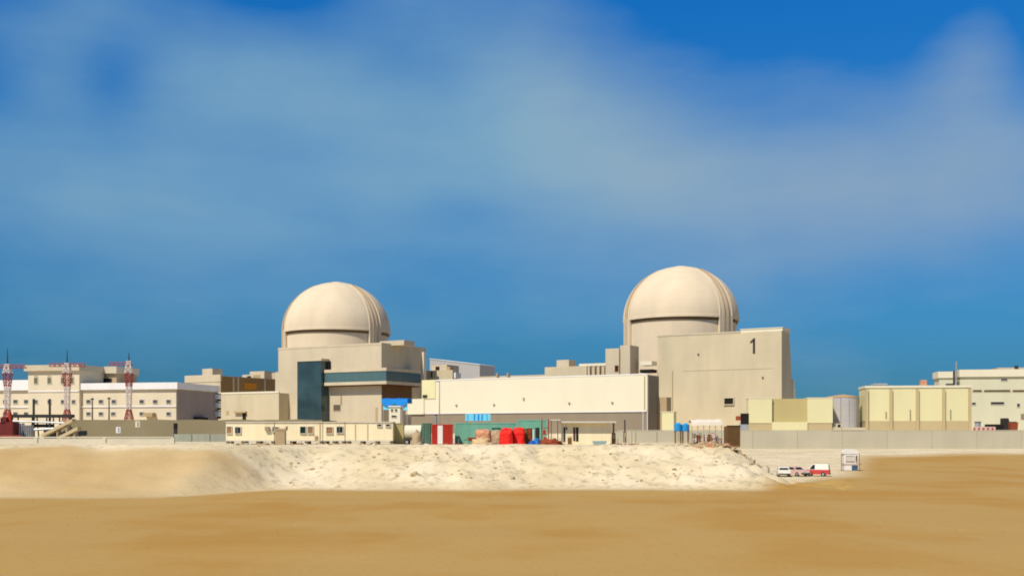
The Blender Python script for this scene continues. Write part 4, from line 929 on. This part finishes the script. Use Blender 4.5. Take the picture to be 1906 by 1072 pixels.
wheel(T, .65, 0, .28, .12); b = MB()
for yy in (-.28, .28): b.tube((.65, yy * .4, .3), (-1.1, yy, .7), .035); b.tube((-.3, yy, .55), (-.4, yy, 0), .035)
b.build('handles', darksteel, T)
F = Fr(999, 147, 0, 4.8)
for i, (px, m_, top, lab) in enumerate(((979.5, brown, 797, 'brown oil drum against the right red covered load'), (986.5, rust, 796.5, 'rust coloured oil drum, second right of the red covered loads'), (1000, darksteel, 795.5, 'black oil drum right of the rusty drums'))):
    X, Y = at_(px, 147); T = thing('oil_drum', lab, 'drum', (X, Y, 4.8), 0, 'tall drums right of the red covered loads'); h_ = CZ + (HY - top) * 147 / FP - 4.8; b = MB(); b.cyl(0, 0, 0, h_, .28, n=20); b.build('body', m_, T, smooth=40)
    b = MB()
    for k in (.0, .33, .66, .97): b.cyl(0, 0, h_ * k + .01, h_ * k + .06, .305, n=20)
    b.build('hoops', m_, T, smooth=40)
X, Y = at_(993, 146); T = thing('gas_bottle', 'white standing gas bottle between rust coloured and black drums', 'gas bottle', (X, Y, 4.8)); b = MB(); b.cyl(0, 0, 0, 2.0, .11, n=14); b.cyl(0, 0, 2.0, 2.15, .11, .04, n=14); b.build('body', whitepaint, T, smooth=40); b = MB(); b.cyl(0, 0, 2.15, 2.25, .05, n=8); b.build('valve', darksteel, T)
for i, (px, w_, h_, m_, lab) in enumerate(((991, .9, .65, mat('deep_blue_tarp', (20, 90, 170), rough=.5, var=.2, scale=2, bump=.5), 'small deep blue bundle on the ground below the black drum'), (999, .7, .95, mat('mid_blue_tarp', (30, 110, 180), rough=.5, var=.2, scale=2, bump=.5), 'taller mid blue bundle, right beside the deep blue one'))):
    heap('blue_bundle', px, 143.3, w_ * 1.3, h_, m_, lab, 'bundle', 11 + i, dep=.6)
F = Fr(1022, 149, 0, 4.8); T = thing('steel_rack', 'tall rusty red steel rack left of the white cabin with doorways', 'rack', F.loc)
x0 = F.x(1008); b = MB()
for xx in (x0, -.12): 
    for yy in (0, .9): b.box(xx, xx + .12, yy, yy + .12, 0, F.z(780))
b.build('uprights', rust, T)
for zz in (.5, 1.4, 2.3): b = MB(); b.box(x0 + .13, -.13, 0, 1, zz, zz + .1); b.build('shelf', rust, T)
b = MB(); b.box(x0 + .2, x0 + .6, .1, .8, 1.51, 2.1); b.box(x0 + .3, -.3, .1, .8, .61, 1.1); b.build('load', red, T)
heap('scrap_heap', 1020, 143.6, 3.4, .75, rust, 'low rusty scrap heap at the foot of the red rack', 'scrap heap', 21, rough=.6)
# white cabin with doorways
zb = 4.85; F = Fr(1136, 148, 0, zb); T = thing('site_office', 'white site office with dark doorways and a pale overhanging roof', 'cabin', F.loc)
x0 = F.x(1047); b = MB(); b.box(x0, 0, 0, 4, 0, F.z(787)); b.build('wall', whitew if False else cabinm, T)
b = MB(); b.box(F.x(1043), .7, -1.0, 4.3, F.z(786.8), F.z(784)); b.box(F.x(1024), F.x(1042), -1.2, 3, F.z(782.5), F.z(780.5)); b.build('roof', cabinroof, T)
for a, c, q0, q1 in ((1049, 1052, 822, 795), (1067, 1070.5, 820, 795), (1072, 1076.5, 821, 795)): b = MB(); b.box(F.x(a), F.x(c), -.06, -.01, F.z(q0), F.z(q1)); b.build('door', mat('dark_red_door', (70, 24, 18), rough=.7, var=.2) if a == 1067 else dark, T)
window(T, F.x(1053.5), F.x(1055.5), F.z(800), F.z(795), -.01, dark, frame_w, t=.05)
for px in (1026, 1038): b = MB(); b.tube((F.x(px, -1), -1, -.1), (F.x(px, -1), -1, F.z(782.6)), .07); b.build('roof_post', brown, T)
b = MB(); b.box(F.x(1056), F.x(1063), -.9, -.8, 0, .95)
for k in range(4): b.box(F.x(1056) + .17 * k, F.x(1056) + .17 * k + .06, -.95, -.9, 0, 1.2)
b.build('railing', brown, T)
F = Fr(1130, 144.5, 0, height(*at_(1118, 144.5)) - .05); T = thing('water_trough', 'low grey blue trough in front of the site office', 'trough', F.loc)
x0 = F.x(1103); b = MB(); b.prism_y([(x0 + .2, .1), (-.2, .1), (0, .55), (x0, .55)], 0, .9); b.build('tub', mat('trough_paint', (140, 164, 164), rough=.6, var=.1), T); b = MB(); b.box(x0 + .3, x0 + .5, .1, .8, -.1, .099); b.box(-.5, -.3, .1, .8, -.1, .099); b.build('foot', blockm, T)
def post(px, D, top, r_, label, box=None, m_=darksteel):
    X, Y = at_(px, D); T = thing('fence_post' if not box else 'meter_post', label, 'post', (X, Y, 4.75)); h_ = CZ + (HY - top) * D / FP - 4.75
    b = MB(); b.tube((0, 0, 0), (0, 0, h_), r_, 8); b.build('shaft', m_, T, smooth=40)
    if box: b = MB(); b.box(-box, box, -.15, .15, .2, h_ * .55); b.build('cabinet', brown, T); b = MB(); b.box(-box*.6, box*.6, -.25, -.151, h_*.3, h_*.5); b.build('panel', conc_dk, T)
post(1163, 149, 781, .09, 'tall dark post with a brown meter cabinet right of the site office', .2)
post(1142, 149, 787, .12, 'brown post with a narrow cabinet touching the site office end', .26, brown)
post(1176, 150, 801, .05, 'short thin grey post right of the meter cabinet', None, conc_dk)
post(302, 175, 812, .06, 'thin dark leaning pole on the left plateau before the low wall', None)

# right clutter on the plateau
D = 160
for i, px in enumerate((1262, 1276)):
    X, Y = at_(px, D); T = thing('plastic_tank', 'bright blue plastic water tank on a stand, %s of two' % ('left' if i == 0 else 'right'), 'tank', (X, Y, 4.9), 0, 'blue plastic water tanks')
    zz = CZ + (HY - 802) * D / FP - 4.9; zt_ = CZ + (HY - (787 + i)) * D / FP - 4.9; r_ = .56
    b = MB(); b.cyl(0, 0, zz, zt_ - .2, r_, n=20); b.cyl(0, 0, zt_ - .2, zt_, r_, r_ * .45, n=20); b.build('tank', bluem if i else tarp_cyan if False else bluem, T, smooth=35)
    b = MB(); b.cyl(0, 0, zt_, zt_ + .1, .2, n=12); b.build('lid', tarp_cyan, T)
    b = MB()
    for sx in (-.4, .4):
        for sy in (-.4, .4): b.box(sx - .05, sx + .05, sy - .05, sy + .05, -.3, zz - .05)
    b.box(-.55, .55, -.55, .55, zz - .06, zz - .005); b.build('stand', brown, T)
F = Fr(1345, 158, 0, 4.75); T = thing('site_tent', 'long white canvas canopy on posts between the blue tanks and brown container', 'canopy', F.loc)
x0 = F.x(1287); n = 10; vv = []; ff = []
for i in range(n + 1):
    xx = x0 - x0 * i / n; s = .12 * noise.noise(Vector((i * 1.3, 0, 0)))
    vv += [(xx, 0, F.z(791.5) + s), (xx, .05, F.z(785) + s), (xx, 1.5, F.z(780) + s * 2), (xx, 3, F.z(786) + s)]
for i in range(n):
    for k in range(3): ff.append((i * 4 + k, i * 4 + 4 + k, i * 4 + 5 + k, i * 4 + 1 + k))
b = MB(); b.add(vv, ff); b.build('canvas', mat('dusty_canvas', (232, 220, 200), var=.06, scale=.8), T, smooth=50)
for i in range(6):
    xx = x0 + .1 + (-x0 - .2) * i / 5
    b = MB(); b.tube((xx, .3, -.3), (xx, .3, F.z(790)), .05); b.build('post', steel, T)
random.seed(11)
cm = [blockm, rust, conc_dk, whitepaint, brown, carp, steel, mat('dull_red_sack', (150, 50, 40), var=.2, scale=2)]
names = ['grey', 'rust red', 'tan', 'white', 'brown', 'pink', 'steel grey', 'dull red']
for i in range(8):
    px = 1292 + 7.0 * i; X, Y = at_(px, 157.5 + (i % 2) * .4); T = thing('supply_crate', '%s crate under the white canvas canopy, number %s from its left end' % (names[i], ['one', 'two', 'three', 'four', 'five', 'six', 'seven', 'eight'][i]), 'crate', (X, Y, 4.75), R(random.uniform(-12, 12)), 'crates under the white canvas canopy')
    a, h_ = random.uniform(.18, .26), random.uniform(.8, 1.7); b = MB(); b.box(-a, a, -a, a, 0, h_); b.build('body', cm[i], T); b = MB(); b.box(-a - .03, a + .03, -a - .03, a + .03, h_, h_ + .07); b.box(-a - .02, a + .02, -a - .02, -a - .001, h_ * .45, h_ * .55); b.build('lid', cm[(i + 3) % 8], T)
F = Fr(1378, 157, 0, 4.7); T = thing('rusty_container', 'short brown rusty container at the right end of the canvas canopy', 'container', F.loc)
x0 = F.x(1353); b = MB(); b.box(x0, 0, 0, 2.2, -.3, F.z(793)); b.build('body', brown, T)
b = MB()
for k in range(8): xx = x0 + .1 + (-x0 - .2) * k / 8; b.box(xx, xx + .1, -.05, 0, .1, F.z(795))
b.build('corrugation', mat('umber_paint', (96, 72, 42), var=.2, scale=2), T); b = MB(); b.box(x0 - .03, .03, -.08, .1, F.z(793)+.001, F.z(791.5)); b.build('top_rail', dark, T)
# rubble
random.seed(5)
def rubble(b, X, Y, z, s):
    r_ = lambda a: random.uniform(-a, a) * s
    c = [(-s, -s, -s), (s, -s, -s), (s, s, -s), (-s, s, -s), (-s, -s, s), (s, -s, s), (s, s, s), (-s, s, s)]
    a = random.uniform(0, pi); ca_, sa_ = cos(a), sin(a)
    vv = []
    for (x_, y_, z_) in c:
        x_ += r_(.5); y_ += r_(.5); z_ = z_ * .6 + r_(.35); vv.append((X + x_ * ca_ - y_ * sa_, Y + x_ * sa_ + y_ * ca_, z + z_))
    b.hexa(vv)
b = MB()
cols = [rock_m, conc_dk, pinkm, rust, darksteel, whitep]
for i in range(520):
    px = random.triangular(1275, 1436, 1378); D = random.uniform(138, 152); X, Y = at_(px, D)
    b.mi = random.choices(range(6), (8, 4, 4, .8, 1.0, 2.5))[0]; rubble(b, X, Y, height(X, Y) + random.uniform(-.03, .3 * (1 - abs(px - 1365) / 90)), random.uniform(.06, .36))
tag(b.build('rubble', cols), kind='stuff', label='pinkish and grey rubble strewn below the brown rusty container', cat='rubble')
b = MB()
for i in range(520):
    px = random.uniform(440, 1420); D = random.uniform(126, 145); X, Y = at_(px, D)
    if noise.noise(Vector((X * .12, Y * .2, 7))) < -.02: continue
    b.mi = random.choices(range(2), (6, 4))[0]; rubble(b, X, Y, height(X, Y), random.uniform(.03, .16))
tag(b.build('stones', [rock_m, conc_dk]), kind='stuff', label='small stones scattered over the pale embankment slope', cat='stones')
for i, (px, D, s, lab) in enumerate(((773, 128, .42, 'pale boulder low on the slope below the green container'), (741, 128.3, .22, 'small dark tan boulder left of the pale one on the slope'), (1436, 133, .3, 'tan boulder by itself near the right foot of the slope'), (494, 139, .4, 'brown boulder high on the slope below the leftmost cabin'), (581, 131, .26, 'round tan boulder midway down the slope below the cabins'), (1311, 141, .45, 'dark flat boulder on the slope below the blue tanks'))):
    X, Y = at_(px, D); b = MB(); b.blob((0, 0, 0), (s * 1.4, s, s), 30 + i, n=12, m=6, rough=.5); tag(b.build('boulder', rock_m if i in (0, 2) else conc_dk, None, loc=(X, Y, height(X, Y) - .05)), lab, 'boulder')

# loose yard debris right of centre: stakes, planks and scraps
random.seed(23)
b = MB()
for i in range(260):
    px = random.uniform(1288, 1432); D = random.uniform(146, 156.5); X, Y = at_(px, D); z = height(X, Y)
    b.mi = random.randrange(5)
    if i % 3 == 0:
        h_ = random.uniform(.5, 1.7); b.tube((X, Y, z - .1), (X + random.uniform(-.25, .25), Y + random.uniform(-.2, .2), z + h_), .045, 5)
    elif i % 3 == 1:
        a = random.uniform(-.6, .6); l_ = random.uniform(.4, 1.3); b.tube((X, Y, z + .1), (X + l_ * cos(a), Y + l_ * sin(a), z + random.uniform(.05, .6)), .06, 4)
    else: rubble(b, X, Y, z + .12, random.uniform(.1, .3))
tag(b.build('yard_debris', [darksteel, brown, rust, conc_dk, whitepaint]), kind='stuff', label='loose stakes, planks and scraps strewn right of the canvas canopy', cat='debris')
b = MB()
for i in range(700):
    D = 44 + 80 * random.random() ** 1.3; px = random.uniform(-60, 1970); X, Y = at_(px, D)
    if noise.noise(Vector((X * .06, Y * .06, 21))) < .0: continue
    b.mi = i % 2; rubble(b, X, Y, height(X, Y), random.uniform(.01, .035) * (D / 60))
tag(b.build('pebbles', [rock_m, mat('sand_clod', (168, 126, 70), var=.1, scale=2)]), kind='stuff', label='tiny pebbles and clods on the orange foreground sand', cat='pebbles')
# fittings on the big walls: ladders, pipes, small lights
def fit(T, F, lst):
    for kind, px, p0, p1, xo in lst:
        x_ = F.x(px); z0, z1 = F.z(p0, x_), F.z(p1, x_); b = MB()
        if kind == 'ladder':
            b.box(x_ - .35, x_ - .27, -.3, -.2, z0, z1); b.box(x_ + .27, x_ + .35, -.3, -.2, z0, z1)
            k = 0
            while z0 + k * .6 < z1: b.box(x_ - .27, x_ + .27, -.28, -.22, z0 + k * .6, z0 + k * .6 + .06); k += 1
            b.build('ladder', steel, T)
        elif kind == 'pipe': b.tube((x_, -.2, z0), (x_, -.2, z1), .12, 6); b.build('pipe', conc_dk, T)
        elif kind == 'lamp': b.box(x_ - .3, x_ + .3, -.5, -.01, z0, z1); b.build('wall_lamp', darksteel, T)
for o in list(COL.objects):
    if o.parent or 'label' not in o: continue
    if 'numeral 1' in o['label']: fit(o, Fr(1455, 375, 30), [('lamp', 1300, 660, 658.5, 0), ('lamp', 1420, 703, 701.5, 0), ('pipe', 1252, 770, 690, 0)])
    if 'long windowless cream hall' in o['label']: fit(o, Fr(1205, 345, 30), [('lamp', 850, 755, 753.5, 0), ('lamp', 920, 754, 752.5, 0), ('lamp', 1060, 751, 749.5, 0), ('lamp', 1140, 750, 748.5, 0), ('pipe', 1200, 762, 700, 0)])

random.seed(31)
b = MB()
for i in range(110):
    px = random.choice((random.uniform(752, 800), random.uniform(845, 935), random.uniform(975, 1060), random.uniform(1135, 1180), random.uniform(425, 735))); D = random.uniform(143, 145.8); X, Y = at_(px, D); z = height(X, Y)
    b.mi = random.randrange(5)
    if i % 4 == 0: b.tube((X, Y, z - .1), (X + random.uniform(-.1, .1), Y, z + random.uniform(.3, .9)), .03, 5)
    elif i % 4 == 1: l_ = random.uniform(.3, 1.0); b.tube((X, Y, z + .05), (X + l_, Y + random.uniform(-.3, .3), z + random.uniform(.04, .3)), .05, 4)
    else: rubble(b, X, Y, z + .05, random.uniform(.05, .16))
tag(b.build('site_litter', [darksteel, brown, rust, conc_dk, whitepaint]), kind='stuff', label='small pegs, planks and litter lying before the cabins and containers', cat='litter')
